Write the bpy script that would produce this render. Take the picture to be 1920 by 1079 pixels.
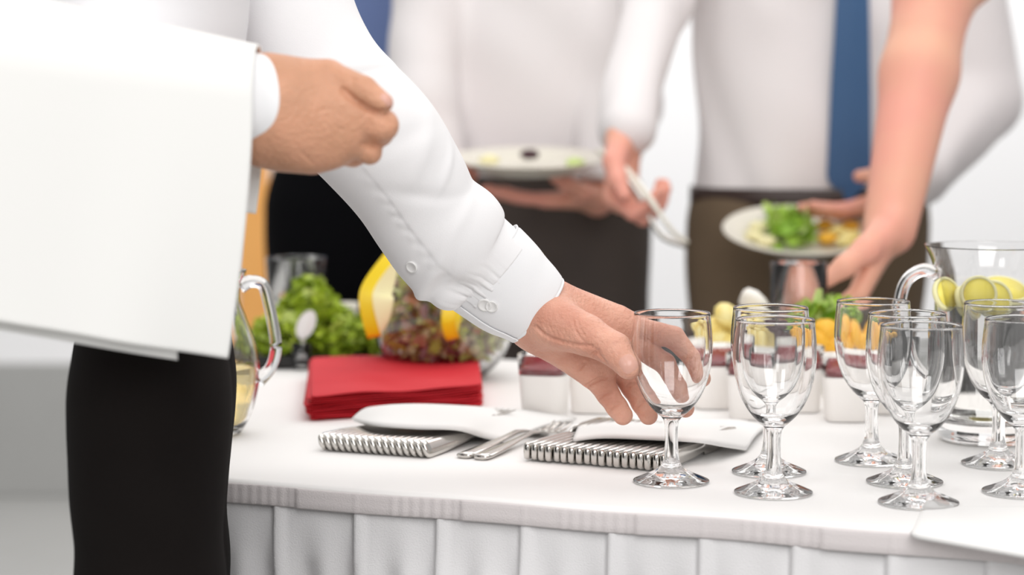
import bpy, bmesh, math, random
import numpy as np
from mathutils import Vector, Matrix
random.seed(7); rng = np.random.default_rng(7)
for o in list(bpy.data.objects): bpy.data.objects.remove(o, do_unlink=True)
scene = bpy.context.scene
COL = scene.collection

# ---------------------------------------------------------------- camera
FPX = 4100.0; CAMZ = 1.09; PITCH = math.atan(364.5/FPX)
cam_d = bpy.data.cameras.new('camera'); cam = bpy.data.objects.new('camera', cam_d); COL.objects.link(cam)
cam.location = (0, 0, CAMZ); cam.rotation_euler = (math.pi/2-PITCH, 0, 0)
cam_d.sensor_width = 36; cam_d.sensor_fit = 'HORIZONTAL'; cam_d.lens = FPX/1920*36
cam_d.dof.use_dof = True; cam_d.dof.focus_distance = 1.92; cam_d.dof.aperture_fstop = 3.7
cam_d.clip_start = 0.05
scene.camera = cam
# ---------------------------------------------------------------- view + light
vs = scene.view_settings
vs.view_transform = 'Standard'; vs.look = 'None'; vs.gamma = 1; vs.use_curve_mapping = False
vs.exposure = -0.04
world = bpy.data.worlds.new('world'); scene.world = world; world.use_nodes = True
bg = world.node_tree.nodes['Background']; bg.inputs[0].default_value = (1.0, 0.985, 0.97, 1); bg.inputs[1].default_value = 0.50
def area(name, loc, target, sx, sy, power, col=(1, 1, 1)):
    l = bpy.data.lights.new(name, 'AREA'); l.shape = 'RECTANGLE'; l.size = sx; l.size_y = sy; l.energy = power; l.color = col
    o = bpy.data.objects.new(name, l); COL.objects.link(o); o.location = loc
    o.rotation_euler = (Vector(target)-Vector(loc)).to_track_quat('-Z', 'Y').to_euler()
    return o
area('window_softbox', (0.35, -.3, 2.35), (0.25, 2.0, 0.85), 1.5, 2.0, 44, (1, 0.99, 0.98))  # added softbox above the camera, sized for window-like glints in the glasses
area('window_softbox', (-1.9, -1.2, 2.3), (0.0, 2.2, 0.9), 0.8, 1.2, 18, (1, 0.99, 0.98))
area('ceiling_light', (0.4, 2.6, 2.62), (0.4, 2.6, 0), 2.4, 1.6, 24, (1, 0.98, 0.95))
area('ceiling_light', (0.3, 4.7, 2.62), (0.3, 5.4, 0), 3.6, 1.2, 60, (1, 0.99, 0.98))

# ---------------------------------------------------------------- pixel -> place
cp, sp = math.cos(PITCH), math.sin(PITCH)
def ray(px, py):
    u = (px-960)/FPX; v = (539.5-py)/FPX
    return np.array([u, cp+v*sp, -sp+v*cp])
def P(px, py, Y):
    r = ray(px, py); return np.array([0, 0, CAMZ])+r*(Y/r[1])
TZ = 0.75
def T(px, py, z=TZ):
    r = ray(px, py); t = (z-CAMZ)/r[2]; return np.array([0, 0, CAMZ])+r*t

# ---------------------------------------------------------------- materials
def mat(name, col, rough=0.6, metal=0.0, var=None, vscale=8, bump=0.0, bscale=200, sss=0.0, sssr=(1, .3, .15), trans=0.0, ior=1.45,
        sheen=0.0, ramp=None, island=False, weave=False, spec=0.5, detail=4):
    m = bpy.data.materials.new(name); m.use_nodes = True; nt = m.node_tree; b = nt.nodes['Principled BSDF']
    b.inputs['Base Color'].default_value = (*col, 1); b.inputs['Roughness'].default_value = rough; b.inputs['Metallic'].default_value = metal
    b.inputs['IOR'].default_value = ior; b.inputs['Transmission Weight'].default_value = trans
    b.inputs['Specular IOR Level'].default_value = spec
    if sss: b.inputs['Subsurface Weight'].default_value = sss; b.inputs['Subsurface Radius'].default_value = sssr; b.inputs['Subsurface Scale'].default_value = 0.008
    if sheen: b.inputs['Sheen Weight'].default_value = sheen
    tc = nt.nodes.new('ShaderNodeTexCoord')
    if var or ramp:
        n = nt.nodes.new('ShaderNodeTexNoise'); n.inputs['Scale'].default_value = vscale; n.inputs['Detail'].default_value = detail
        r = nt.nodes.new('ShaderNodeValToRGB')
        if ramp:
            els = r.color_ramp.elements
            while len(els) < len(ramp): els.new(0.5)
            for e, (p_, c_) in zip(els, ramp): e.position = p_; e.color = (*c_, 1)
        else:
            r.color_ramp.elements[0].position = .35; r.color_ramp.elements[1].position = .65
            r.color_ramp.elements[0].color = (*col, 1); r.color_ramp.elements[1].color = (*var, 1)
        if island:
            g = nt.nodes.new('ShaderNodeNewGeometry'); nt.links.new(g.outputs['Random Per Island'], r.inputs[0])
        else:
            nt.links.new(tc.outputs['Object'], n.inputs['Vector']); nt.links.new(n.outputs['Fac'], r.inputs[0])
        nt.links.new(r.outputs[0], b.inputs['Base Color'])
    if bump:
        n = nt.nodes.new('ShaderNodeTexNoise'); n.inputs['Scale'].default_value = bscale; n.inputs['Detail'].default_value = 5
        bp = nt.nodes.new('ShaderNodeBump'); bp.inputs['Strength'].default_value = bump; bp.inputs['Distance'].default_value = 0.002
        nt.links.new(tc.outputs['Object'], n.inputs['Vector']); nt.links.new(n.outputs['Fac'], bp.inputs['Height'])
        nt.links.new(bp.outputs[0], b.inputs['Normal'])
    return m
def glassmat(name, col=(1, 1, 1), ior=1.5, rough=0.0):
    m = bpy.data.materials.new(name); m.use_nodes = True; nt = m.node_tree; nt.nodes.remove(nt.nodes['Principled BSDF'])
    g = nt.nodes.new('ShaderNodeBsdfGlass'); g.inputs['Color'].default_value = (*col, 1); g.inputs['IOR'].default_value = ior; g.inputs['Roughness'].default_value = rough
    nt.links.new(g.outputs[0], nt.nodes['Material Output'].inputs[0]); return m
def glowmat(name, col, strength):
    m = bpy.data.materials.new(name); m.use_nodes = True; nt = m.node_tree; b = nt.nodes['Principled BSDF']
    b.inputs['Emission Color'].default_value = (*col, 1); b.inputs['Emission Strength'].default_value = strength; return m
M = {}
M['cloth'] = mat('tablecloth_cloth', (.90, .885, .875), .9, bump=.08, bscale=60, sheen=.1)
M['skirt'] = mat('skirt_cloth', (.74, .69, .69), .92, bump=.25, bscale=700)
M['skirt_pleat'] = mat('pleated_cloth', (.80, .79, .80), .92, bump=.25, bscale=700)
M['towel'] = mat('towel_cloth', (.885, .88, .86), .95, bump=.05, bscale=500)
M['shirt'] = mat('white_cotton', (.90, .89, .90), .85, bump=.10, bscale=900)
M['jacket'] = mat('white_shirt_front', (.86, .85, .87), .85, bump=.05, bscale=700)
M['cuff'] = mat('white_cuff_cotton', (.91, .91, .925), .8, bump=.08, bscale=900)
M['gshirt'] = mat('guest_white_shirt', (.82, .785, .79), .85, bump=.3, bscale=14)
M['blueshirt'] = mat('blue_shirt', (.14, .20, .40), .8)
M['black'] = mat('black_wool', (.006, .0045, .0042), .9, var=(.009, .007, .0065), vscale=6, bump=.1, bscale=600, spec=.15)
M['gblack'] = mat('black_trouser_cloth', (.003, .003, .004), .9, spec=.1)
M['grey'] = mat('charcoal_trouser_cloth', (.060, .048, .043), .9, var=(.075, .06, .052), vscale=5)
M['brown'] = mat('brown_trouser_cloth', (.135, .095, .058), .9, var=(.15, .105, .065), vscale=5)
M['tie'] = mat('blue_tie_silk', (.045, .115, .25), .6, bump=.05, bscale=500)
M['belt'] = mat('brown_leather', (.03, .014, .010), .4)
M['skin'] = mat('tanned_skin', (.60, .31, .19), .45, var=(.72, .37, .235), vscale=34, bump=.75, bscale=300, sss=.12, spec=.4)
M['skin2'] = mat('pink_skin', (.66, .31, .22), .42, var=(.78, .42, .31), vscale=32, bump=.75, bscale=300, sss=.12, spec=.4)
M['gskin'] = mat('guest_skin', (.78, .42, .29), .5, var=(.80, .36, .28), vscale=9, sss=.1)
M['nail'] = mat('nail', (.72, .40, .32), .25)
M['hair'] = mat('dark_hair', (.05, .03, .02), .6, bump=.4, bscale=150)
M['shoe'] = mat('black_shoe', (.01, .01, .01), .3)
M['button'] = mat('pearl_button', (.88, .87, .86), .25)
M['glass'] = glassmat('clear_glass')
M['glass2'] = glassmat('pitcher_glass', (1, 1, 1))
M['water'] = glassmat('water', (1, 1, .99), 1.33)
M['wine'] = glassmat('pale_gold_liquid', (.95, .86, .60), 1.34)
M['red'] = mat('red_napkin_paper', (.62, .012, .025), .75, var=(.66, .02, .035), vscale=10, bump=.1, bscale=80)
M['napkin'] = mat('white_napkin', (.90, .89, .88), .9)
M['steel'] = mat('polished_steel', (.62, .60, .57), .16, metal=1)
M['plate'] = mat('cream_plate', (.80, .77, .68), .25)
M['plate_w'] = mat('white_porcelain', (.92, .89, .86), .35)
M['tray'] = mat('black_tray', (.012, .012, .012), .3)
M['parsley'] = mat('green_leaf', (.2, .4, .03), .5, island=True, ramp=[(0, (.20, .30, .01)), (.4, (.38, .52, .03)), (.8, (.55, .68, .06)), (1, (.6, .72, .2))])
M['lettuce'] = mat('bright_lettuce', (.3, .5, .04), .5, island=True, ramp=[(0, (.24, .45, .03)), (.6, (.40, .60, .08)), (1, (.65, .78, .3))])
M['salad'] = mat('mixed_salad_leaf', (.3, .4, .05), .45, island=True, ramp=[(0, (.62, .70, .10)), (.3, (.75, .80, .25)), (.55, (.90, .88, .55)), (.68, (.40, .26, .24)), (.80, (.30, .14, .15)), (.88, (.80, .74, .55)), (1, (.75, .35, .2))])
M['melon'] = mat('melon_rind', (.85, .62, .01), .4)
M['melonflesh'] = mat('melon_flesh', (.88, .82, .48), .5)
M['lemon'] = mat('lemon_flesh', (1.0, .86, .16), .35)
M['pith'] = mat('lemon_pith', (.92, .88, .50), .5)
M['orange'] = mat('orange_fruit', (.90, .48, .04), .45)
M['pine'] = mat('pineapple_flesh', (.90, .80, .38), .5, var=(.88, .70, .22), vscale=60)
M['berry'] = mat('dark_berry', (.05, .012, .02), .35)
M['cream'] = mat('white_cream', (.90, .87, .82), .4)
M['jelly'] = mat('red_jelly', (.22, .003, .012), .15)
M['wood'] = mat('orange_wood', (.85, .42, .12), .5, var=(.80, .38, .10), vscale=4)
M['wall'] = mat('white_wall_paint', (.93, .93, .94), .9)
M['wains'] = mat('grey_wall_paint', (.40, .40, .39), .85, var=(.42, .42, .41), vscale=3)
M['floor'] = mat('grey_floor', (.36, .36, .35), .6, var=(.38, .38, .37), vscale=2)
M['pane'] = glowmat('bright_window', (1, 1, 1), 1.0)

# ---------------------------------------------------------------- object helpers
def link(name, me, m, parent=None, smooth=True):
    o = bpy.data.objects.new(name, me); COL.objects.link(o)
    if m:
        for mm in (m if isinstance(m, list) else [m]): me.materials.append(mm)
    if smooth: me.polygons.foreach_set('use_smooth', [True]*len(me.polygons))
    if parent is not None: o.parent = parent
    return o
def mesh(name, V, Fc, m, parent=None, smooth=True):
    me = bpy.data.meshes.new(name); me.from_pydata([tuple(map(float, v)) for v in V], [], [tuple(map(int, f)) for f in Fc]); me.validate()
    off = np.zeros(3)
    return link(name, me, m, parent, smooth)
def tag(o, label, cat, group=None, kind=None):
    o['label'] = label; o['category'] = cat
    if group: o['group'] = group
    if kind: o['kind'] = kind
    return o
def struct(o): o['kind'] = 'structure'; return o
def empty(name, loc=(0, 0, 0), rz=0):
    o = bpy.data.objects.new(name, None); COL.objects.link(o); o.location = loc; o.rotation_euler = (0, 0, rz); o.empty_display_size = .02; return o
def dup(o, parent=None):
    c = o.copy(); COL.objects.link(c)
    if parent is not None: c.parent = parent
    for ch in [x for x in COL.objects if x.parent == o]: dup(ch, c)
    return c
def box(name, lo, hi, m, parent=None, bev=0.0):
    bm = bmesh.new(); bmesh.ops.create_cube(bm, size=1)
    for v in bm.verts: v.co = Vector([lo[i]+(v.co[i]+.5)*(hi[i]-lo[i]) for i in range(3)])
    if bev: bmesh.ops.bevel(bm, geom=bm.edges[:], offset=bev, segments=2, affect='EDGES')
    me = bpy.data.meshes.new(name); bm.to_mesh(me); bm.free(); return link(name, me, m, parent, smooth=False)
def catmull(pts, n):
    pts = np.asarray(pts, float); k = len(pts); t = np.linspace(0, k-1, n); out = []
    for x in t:
        i = min(int(x), k-2); f = x-i
        p0 = pts[max(i-1, 0)]; p1 = pts[i]; p2 = pts[i+1]; p3 = pts[min(i+2, k-1)]
        out.append(.5*((2*p1)+(-p0+p2)*f+(2*p0-5*p1+4*p2-p3)*f*f+(-p0+3*p1-3*p2+p3)*f**3))
    return np.array(out)
def lathe(name, prof, m, parent=None, seg=64, ang=(0, 2*math.pi), closed_prof=False, smooth=True):
    prof = np.asarray(prof, float); n = len(prof); full = abs(ang[1]-ang[0]-2*math.pi) < 1e-6
    k = seg if full else seg+1
    V = []; F_ = []
    for j in range(k):
        a = ang[0]+(ang[1]-ang[0])*j/seg
        for r, z in prof: V.append((r*math.cos(a), r*math.sin(a), z))
    for j in range(seg):
        j2 = (j+1) % k
        for i in range(n-1 if not closed_prof else n):
            i2 = (i+1) % n
            F_.append((j*n+i, j2*n+i, j2*n+i2, j*n+i2))
    me = bpy.data.meshes.new(name); me.from_pydata(V, [], F_)
    bm = bmesh.new(); bm.from_mesh(me); bmesh.ops.remove_doubles(bm, verts=bm.verts, dist=1e-6)
    bmesh.ops.recalc_face_normals(bm, faces=bm.faces); bm.to_mesh(me); bm.free()
    return link(name, me, m, parent, smooth)
def tube(name, pts, rad, m, parent=None, seg=16, sub=1, flat=None, caps=True):
    pts = np.asarray(pts, float); rad = np.asarray(rad if hasattr(rad, '__len__') else [rad]*len(pts), float)
    if sub > 1:
        n = (len(pts)-1)*sub+1; pr = catmull(np.c_[pts, rad], n); pts, rad = pr[:, :3], pr[:, 3]
    n = len(pts); tg = np.gradient(pts, axis=0); tg /= np.linalg.norm(tg, axis=1)[:, None]
    up = np.array([0, 0, 1.]) if abs(tg[0][2]) < .9 else np.array([0, 1., 0]); V = []; F_ = []
    for i in range(n):
        e1 = np.cross(tg[i], up); e1 /= np.linalg.norm(e1); e2 = np.cross(e1, tg[i]); 
        for j in range(seg):
            a = 2*math.pi*j/seg; s2 = flat if flat else 1
            V.append(pts[i]+rad[i]*(math.cos(a)*e1+s2*math.sin(a)*e2))
    for i in range(n-1):
        for j in range(seg):
            j2 = (j+1) % seg; F_.append((i*seg+j, (i+1)*seg+j, (i+1)*seg+j2, i*seg+j2))
    if caps:
        F_.append(tuple(range(seg))); F_.append(tuple(range((n-1)*seg, n*seg))[::-1])
    return mesh(name, V, F_, m, parent)

# ---------------------------------------------------------------- implicit surfaces
class Field:
    def __init__(s): s.pr = []; s.planes = []; s.gr = []; s.disp = None
    def cap(s, a, b, ra, rb, k=.01, sq=None):
        a = np.asarray(a, float); b = np.asarray(b, float)
        s.pr.append(('c', a, b, ra, rb, k, sq, (a+b)/2, np.linalg.norm(a-b)/2+max(ra, rb))); return s
    def ell(s, c, r, R=None, k=.01):
        c = np.asarray(c, float); s.pr.append(('e', c, np.asarray(r, float), np.eye(3) if R is None else R, 0, k, None, c, max(r))); return s
    def chain(s, pts, rs, k=.003, sq=None):
        for i in range(len(pts)-1): s.cap(pts[i], pts[i+1], rs[i], rs[i+1], k, sq)
        return s
    def ev(s, Q, near=None):
        d = np.full(len(Q), 1.0)
        for q in (s.pr if near is None else near):
            if q[0] == 'c':
                _, a, b, ra, rb, k, sq, _, _ = q; p = Q-a; ab = b-a; f = 1
                if sq is not None:
                    ax, f = sq; p = p+np.outer(p@ax, ax)*(1/f-1); ab = ab+ax*(ab@ax)*(1/f-1)
                L = ab@ab; t = np.clip(p@ab/L, 0, 1) if L > 1e-12 else np.zeros(len(Q))
                e = (np.linalg.norm(p-t[:, None]*ab, axis=1)-(ra+(rb-ra)*t))*f
            else:
                _, c, r, R, _, k, _, _, _ = q; p = (Q-c)@R; k0 = np.linalg.norm(p/r, axis=1); k1 = np.linalg.norm(p/(r*r), axis=1)+1e-9
                e = k0*(k0-1)/k1
            h = np.maximum(k-np.abs(d-e), 0)/k; d = np.minimum(d, e)-h*h*k*.25
        if s.disp is not None: d = d+s.disp(Q)
        for a, b, r in s.gr:
            p = Q-a; ab = b-a; t = np.clip(p@ab/(ab@ab+1e-12), 0, 1); e = r-np.linalg.norm(p-t[:, None]*ab, axis=1)
            k = .0012; h = np.maximum(k-np.abs(d-e), 0)/k; d = np.maximum(d, e)+h*h*k*.25
        for pt, n in s.planes: d = np.maximum(d, (Q-pt)@n)
        return d
    def surf(s, px, py, t0=1.4):
        r = ray(px, py); r = r/r[1]; o = np.array([0, 0, CAMZ]); t = t0
        for _ in range(120):
            d = s.ev((o+r*t)[None])[0]
            if d < 2e-4: break
            t += d*.8
            if t > 3: return None
        return o+r*t
    def groove(s, pix, r=.0012, t0=1.4):
        r = r*1.35
        pts = [s.surf(x, y, t0) for x, y in pix]
        for a, b in zip(pts[:-1], pts[1:]):
            if a is None or b is None or np.linalg.norm(a-b) > .03: continue
            s._g = getattr(s, '_g', []); s._g.append((a, b, r))
    def commit(s): s.gr += getattr(s, '_g', []); s._g = []
    def build(s, res, lo=None, hi=None, B=12):
        if lo is None:
            lo = np.min([q[7]-q[8] for q in s.pr], axis=0)-3*res; hi = np.max([q[7]+q[8] for q in s.pr], axis=0)+3*res
        lo = np.asarray(lo, float); hi = np.asarray(hi, float)
        nb = np.maximum(1, np.ceil((hi-lo)/res/B).astype(int)); N = nb*B
        G = np.ones(N, np.float32)
        bi = np.stack(np.meshgrid(*[np.arange(n) for n in nb], indexing='ij'), -1).reshape(-1, 3)
        C = lo+(bi*B+(B-1)/2)*res; dc = s.ev(C); br = B*res*.5*1.74
        loc = np.stack(np.meshgrid(*[np.arange(B)]*3, indexing='ij'), -1).reshape(-1, 3)
        for b_, c_, d_ in zip(bi, C, dc):
            i, j, k = b_*B
            if abs(d_) > br*1.5+.012:
                if d_ < 0: G[i:i+B, j:j+B, k:k+B] = -1
                continue
            near = [q for q in s.pr if np.linalg.norm(q[7]-c_) < q[8]+br+q[5]+.004]
            if not near: continue
            Q = lo+(loc+b_*B)*res
            gs = s.gr; 
            if gs: s.gr = [g for g in gs if np.linalg.norm(g[0]-c_) < br+.02]
            G[i:i+B, j:j+B, k:k+B] = s.ev(Q, near).reshape(B, B, B); s.gr = gs
        return nets(G, lo, res)
def nets(G, lo, res):
    ins = G < 0; c = np.zeros(np.array(G.shape)-1, np.int8)
    offs = [(a, b, d) for a in (0, 1) for b in (0, 1) for d in (0, 1)]
    sh = np.array(G.shape)-1
    for a, b, d in offs: c += ins[a:a+sh[0], b:b+sh[1], d:d+sh[2]]
    act = (c > 0) & (c < 8); idx = np.argwhere(act); n = len(idx)
    ID = np.full(act.shape, -1, np.int64); ID[act] = np.arange(n)
    acc = np.zeros((n, 3)); cnt = np.zeros(n)
    for o1 in offs:
        for ax in range(3):
            if o1[ax]: continue
            o2 = list(o1); o2[ax] = 1
            p1 = idx+np.array(o1); p2 = idx+np.array(o2)
            g1 = G[p1[:, 0], p1[:, 1], p1[:, 2]]; g2 = G[p2[:, 0], p2[:, 1], p2[:, 2]]
            m = (g1 < 0) != (g2 < 0); t = np.where(m, g1/(g1-g2+1e-20), 0)
            q = p1.astype(float); q[:, ax] += t; acc[m] += q[m]; cnt[m] += 1
    V = lo+acc/cnt[:, None]*res; F_ = []
    for ax in range(3):
        a1, a2 = (ax+1) % 3, (ax+2) % 3
        s1 = [slice(None)]*3; s2 = [slice(None)]*3; s1[ax] = slice(0, -1); s2[ax] = slice(1, None)
        e = ins[tuple(s1)] != ins[tuple(s2)]; pos = np.argwhere(e)
        pos = pos[(pos[:, a1] > 0) & (pos[:, a2] > 0) & (pos[:, a1] < G.shape[a1]-1) & (pos[:, a2] < G.shape[a2]-1)]
        if not len(pos): continue
        def cid(d1, d2):
            p = pos.copy(); p[:, a1] -= d1; p[:, a2] -= d2; return ID[p[:, 0], p[:, 1], p[:, 2]]
        q = np.stack([cid(1, 1), cid(0, 1), cid(0, 0), cid(1, 0)], 1)
        fl = ~ins[pos[:, 0], pos[:, 1], pos[:, 2]]; q[fl] = q[fl][:, ::-1]; F_.append(q)
    F_ = np.concatenate(F_); F_ = F_[(F_ >= 0).all(1)]
    return V, F_
def smoothV(V, F_, it=2, w=.5):
    n = len(V)
    for _ in range(it):
        acc = np.zeros_like(V); cnt = np.zeros(n)
        for a, b in ((0, 1), (1, 2), (2, 3), (3, 0)):
            for x, y in ((a, b), (b, a)):
                np.add.at(acc, F_[:, x], V[F_[:, y]]); np.add.at(cnt, F_[:, x], 1)
        V = V*(1-w)+w*acc/np.maximum(cnt, 1)[:, None]
    return V
def sdfmesh(name, parts, m, parent=None, matidx=None):
    Vs, Fs, mi = [], [], []; k = 0
    for i, (V, F_) in enumerate(parts):
        Vs.append(V); Fs.append(F_+k); k += len(V); mi += [matidx[i] if matidx else 0]*len(F_)
    V = np.concatenate(Vs); F_ = np.concatenate(Fs); me = bpy.data.meshes.new(name)
    me.vertices.add(len(V)); me.vertices.foreach_set('co', V.astype(np.float32).ravel())
    me.loops.add(len(F_)*4); me.loops.foreach_set('vertex_index', F_.astype(np.int32).ravel())
    me.polygons.add(len(F_)); me.polygons.foreach_set('loop_start', np.arange(0, len(F_)*4, 4, dtype=np.int32))
    me.polygons.foreach_set('material_index', np.array(mi, np.int32)); me.update(calc_edges=True)
    return link(name, me, m, parent)
def unit(v): v = np.asarray(v, float); return v/np.linalg.norm(v)
def fold_disp(seed, amp=.004, sc=14):
    r = np.random.default_rng(seed); W = r.normal(size=(6, 3)); W[:, 2] *= .8; ph = r.uniform(0, 6, 6)
    def f(Q):
        s_ = 0
        for w, p_ in zip(W, ph): s_ = s_+np.sin(Q@w*sc+p_+1.2*np.sin(Q@w[::-1]*sc*.7))
        return s_*amp/3
    return f

#@@ROOM
# ================================================================ ROOM
struct(box('floor', (-3.5, -2.6, -.05), (4, 6.4, 0), M['floor']))
wb = struct(box('wall_back', (-3.5, 5.9, 0), (4, 6.0, 2.7), M['wall']))
struct(box('baseboard_back', (-3.5, 5.86, 0), (4, 5.9, .36), M['wains'], bev=.004))
struct(box('trim_1', (-.735, 5.84, .0), (-.655, 5.9, 2.7), M['wood'], bev=.004))
#@@TABLE
# ================================================================ TABLE
def outline():
    f = lambda x: 1.814-.40*x
    pts = [(1.35, f(1.35)), (-.26, f(-.26))]
    pts += [(-.32, 1.968), (-.375, 2.02), (-.40, 2.10), (-.41, 2.2), (-.45, 2.6), (-.46, 2.75), (-.42, 2.86), (-.34, 2.91)]
    g = lambda x: 2.79-.40*x
    pts += [(-.25, g(-.25)), (1.35, g(1.35))]
    P2 = []
    n = len(pts)
    for i in range(n):
        a = np.array(pts[i]); b = np.array(pts[(i+1) % n]); L = np.linalg.norm(b-a); k = max(1, int(L/.0025))
        for j in range(k): P2.append(a+(b-a)*j/k)
    P2 = np.array(P2)
    for _ in range(60): P2 = .5*P2+.25*(np.roll(P2, 1, 0)+np.roll(P2, -1, 0))
    return P2
OUT = outline(); nO = len(OUT)
tgo = np.roll(OUT, -1, 0)-np.roll(OUT, 1, 0); tgo /= np.linalg.norm(tgo, axis=1)[:, None]
NRM = np.c_[-tgo[:, 1], tgo[:, 0]]     # clockwise/ccw test below
cen = OUT.mean(0)
if ((OUT-cen)*NRM).sum() < 0: NRM = -NRM
segl = np.linalg.norm(np.roll(OUT, -1, 0)-OUT, axis=1); S = np.r_[0, np.cumsum(segl)[:-1]]
table = empty('buffet_table', (0.5, 2.2, 0)); tag(table, 'long buffet table with a white cloth top and a pleated skirt along its front', 'table')
def ring_mesh(name, rows, m, capt=False, capb=False, parent=None):
    V = []; F_ = []
    for off, z in rows:
        offa = off if hasattr(off, '__len__') else np.full(nO, off)
        za = z if hasattr(z, '__len__') else np.full(nO, z)
        V += [(OUT[i, 0]+NRM[i, 0]*offa[i], OUT[i, 1]+NRM[i, 1]*offa[i], za[i]) for i in range(nO)]
    for r in range(len(rows)-1):
        for i in range(nO):
            j = (i+1) % nO; F_.append((r*nO+i, r*nO+j, (r+1)*nO+j, (r+1)*nO+i))
    if capt: F_.append(tuple(range(nO)))
    if capb: F_.append(tuple(range((len(rows)-1)*nO, len(rows)*nO))[::-1])
    o = mesh(name, V, F_, m)
    if parent:
        o.parent = parent; o.matrix_parent_inverse = Matrix.Translation(-Vector(parent.location))
    bm = bmesh.new(); bm.from_mesh(o.data); bmesh.ops.recalc_face_normals(bm, faces=bm.faces); bm.to_mesh(o.data); bm.free()
    return o
wav = .0022*np.sin(S*9)+.0015*np.sin(S*23+1)
per = .0775
ph = ((S+.031) % per)/per; saw = np.where(ph < .80, .55*np.sin(ph/.80*math.pi*.5), np.where(ph < .965, .55+.45*np.sin((ph-.80)/.165*math.pi*.5), (1-ph)/.035))
phb = ((S*1.0+.055) % (per*2.0))/(per*2.0); sawb = np.where(phb < .97, (phb/.97)**2, (1-phb)/.03)
ts = ring_mesh('table_top', [(-.004, .7455), (-.001, .744), (0, .742), (-.003, .735)], M['cloth'], capt=False, capb=True, parent=table)
# top surface as a displaced grid cloth: triangulated fan with fine rim rows
rows = [(-.006+wav, .7497), (-.002+wav, .7490), (.0006+wav, .7465), (.001+wav, .7435), (-.0005, .742)]
tc_ = ring_mesh('cloth_cover', rows, M['cloth'], parent=table); ring_cap = None
me = tc_.data; bm = bmesh.new(); bm.from_mesh(me); bm.verts.ensure_lookup_table()
bm.faces.new([bm.verts[i] for i in range(nO)]); bmesh.ops.recalc_face_normals(bm, faces=bm.faces); bm.to_mesh(me); bm.free()
me.polygons.foreach_set('use_smooth', [True]*(len(me.polygons)-1)+[False])
band_r = []
for z, o_ in ((.7465, .001), (.7468, .0030), (.7455, .0036), (.742, .0036), (.736, .0038), (.7305, .0036), (.7290, .0026), (.7290, .0005)):
    stit = .0009*np.maximum(0, np.sin(2*np.pi*phb*16))*((phb < .42) & (o_ > .002))+.0006*((phb > .60) & (phb < .62))
    band_r.append((o_+wav+stit+.0028*sawb*(1 if o_ > .002 else .3), z+.0006*np.sin(S*31)))
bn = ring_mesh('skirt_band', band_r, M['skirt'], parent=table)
# small stitched tucks on the band
tk = []
sr = []
for z in list(np.linspace(.7310, .69, 10))+list(np.linspace(.68, .05, 16)):
    t = min(1, (.7310-z)/.09); lowv = .005*t*np.sin(S*2*math.pi/per*2.0+.8+1.5*np.sin(S*9))+.010*t*t*np.sin(S*17.3+1.3*np.sin(S*5))
    sr.append((-.0040+wav*.8+(.0065+.006*t)*saw+lowv*(.4+.8*t), z))
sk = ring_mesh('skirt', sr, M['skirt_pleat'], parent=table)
# runner fold: thin white cloths on top are separate things
def sheet(name, corners, n, m, zf=None, thick=.0012, parent=None, bev=True):
    """corners: 4 pts (ccw), bilinear; zf(u,v)->extra height"""
    c = [np.asarray(x, float) for x in corners]; V = []; F_ = []
    for i in range(n+1):
        for j in range(n+1):
            u, v = i/n, j/n
            p = c[0]*(1-u)*(1-v)+c[1]*u*(1-v)+c[2]*u*v+c[3]*(1-u)*v
            if zf: p = p+np.array([0, 0, zf(u, v)])
            V.append(p)
    for i in range(n):
        for j in range(n): F_.append((i*(n+1)+j, (i+1)*(n+1)+j, (i+1)*(n+1)+j+1, i*(n+1)+j+1))
    o = mesh(name, V, F_, m, parent); md = o.modifiers.new('thick', 'SOLIDIFY'); md.thickness = thick; md.offset = 1
    md2 = o.modifiers.new('sub', 'SUBSURF'); md2.levels = 1; md2.render_levels = 1
    return o
def up(p, h): return np.array([p[0], p[1], p[2]+h])
o = sheet('place_cloth', [up(T(1020, 866), .0002), up(T(1262, 884), .0002), up(T(1405, 806), .0002), up(T(1110, 796), .0002)], 12, M['napkin'], thick=.0008)
tag(o, 'flat white cloth lying under the row of steel knives on the table', 'napkin')
# napkin corner hanging over the front edge at right
nc = [T(1712, 962), T(1920, 958), T(2060, 1010), T(1985, 1052)]
a0 = up(T(1725, 948), .001); a1 = up(T(1990, 948), .001); a2 = up(T(2080, 1060), .001); a3 = up(T(1704, 1002), .001)
o = sheet('folded_napkin', [a0, a1, a2, a3], 10, M['napkin'], zf=lambda u, v: .0015*math.sin(3*u+2*v)*v, thick=.007)
tag(o, 'white folded napkin lying on the front edge of the table at far right', 'napkin')

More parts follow.
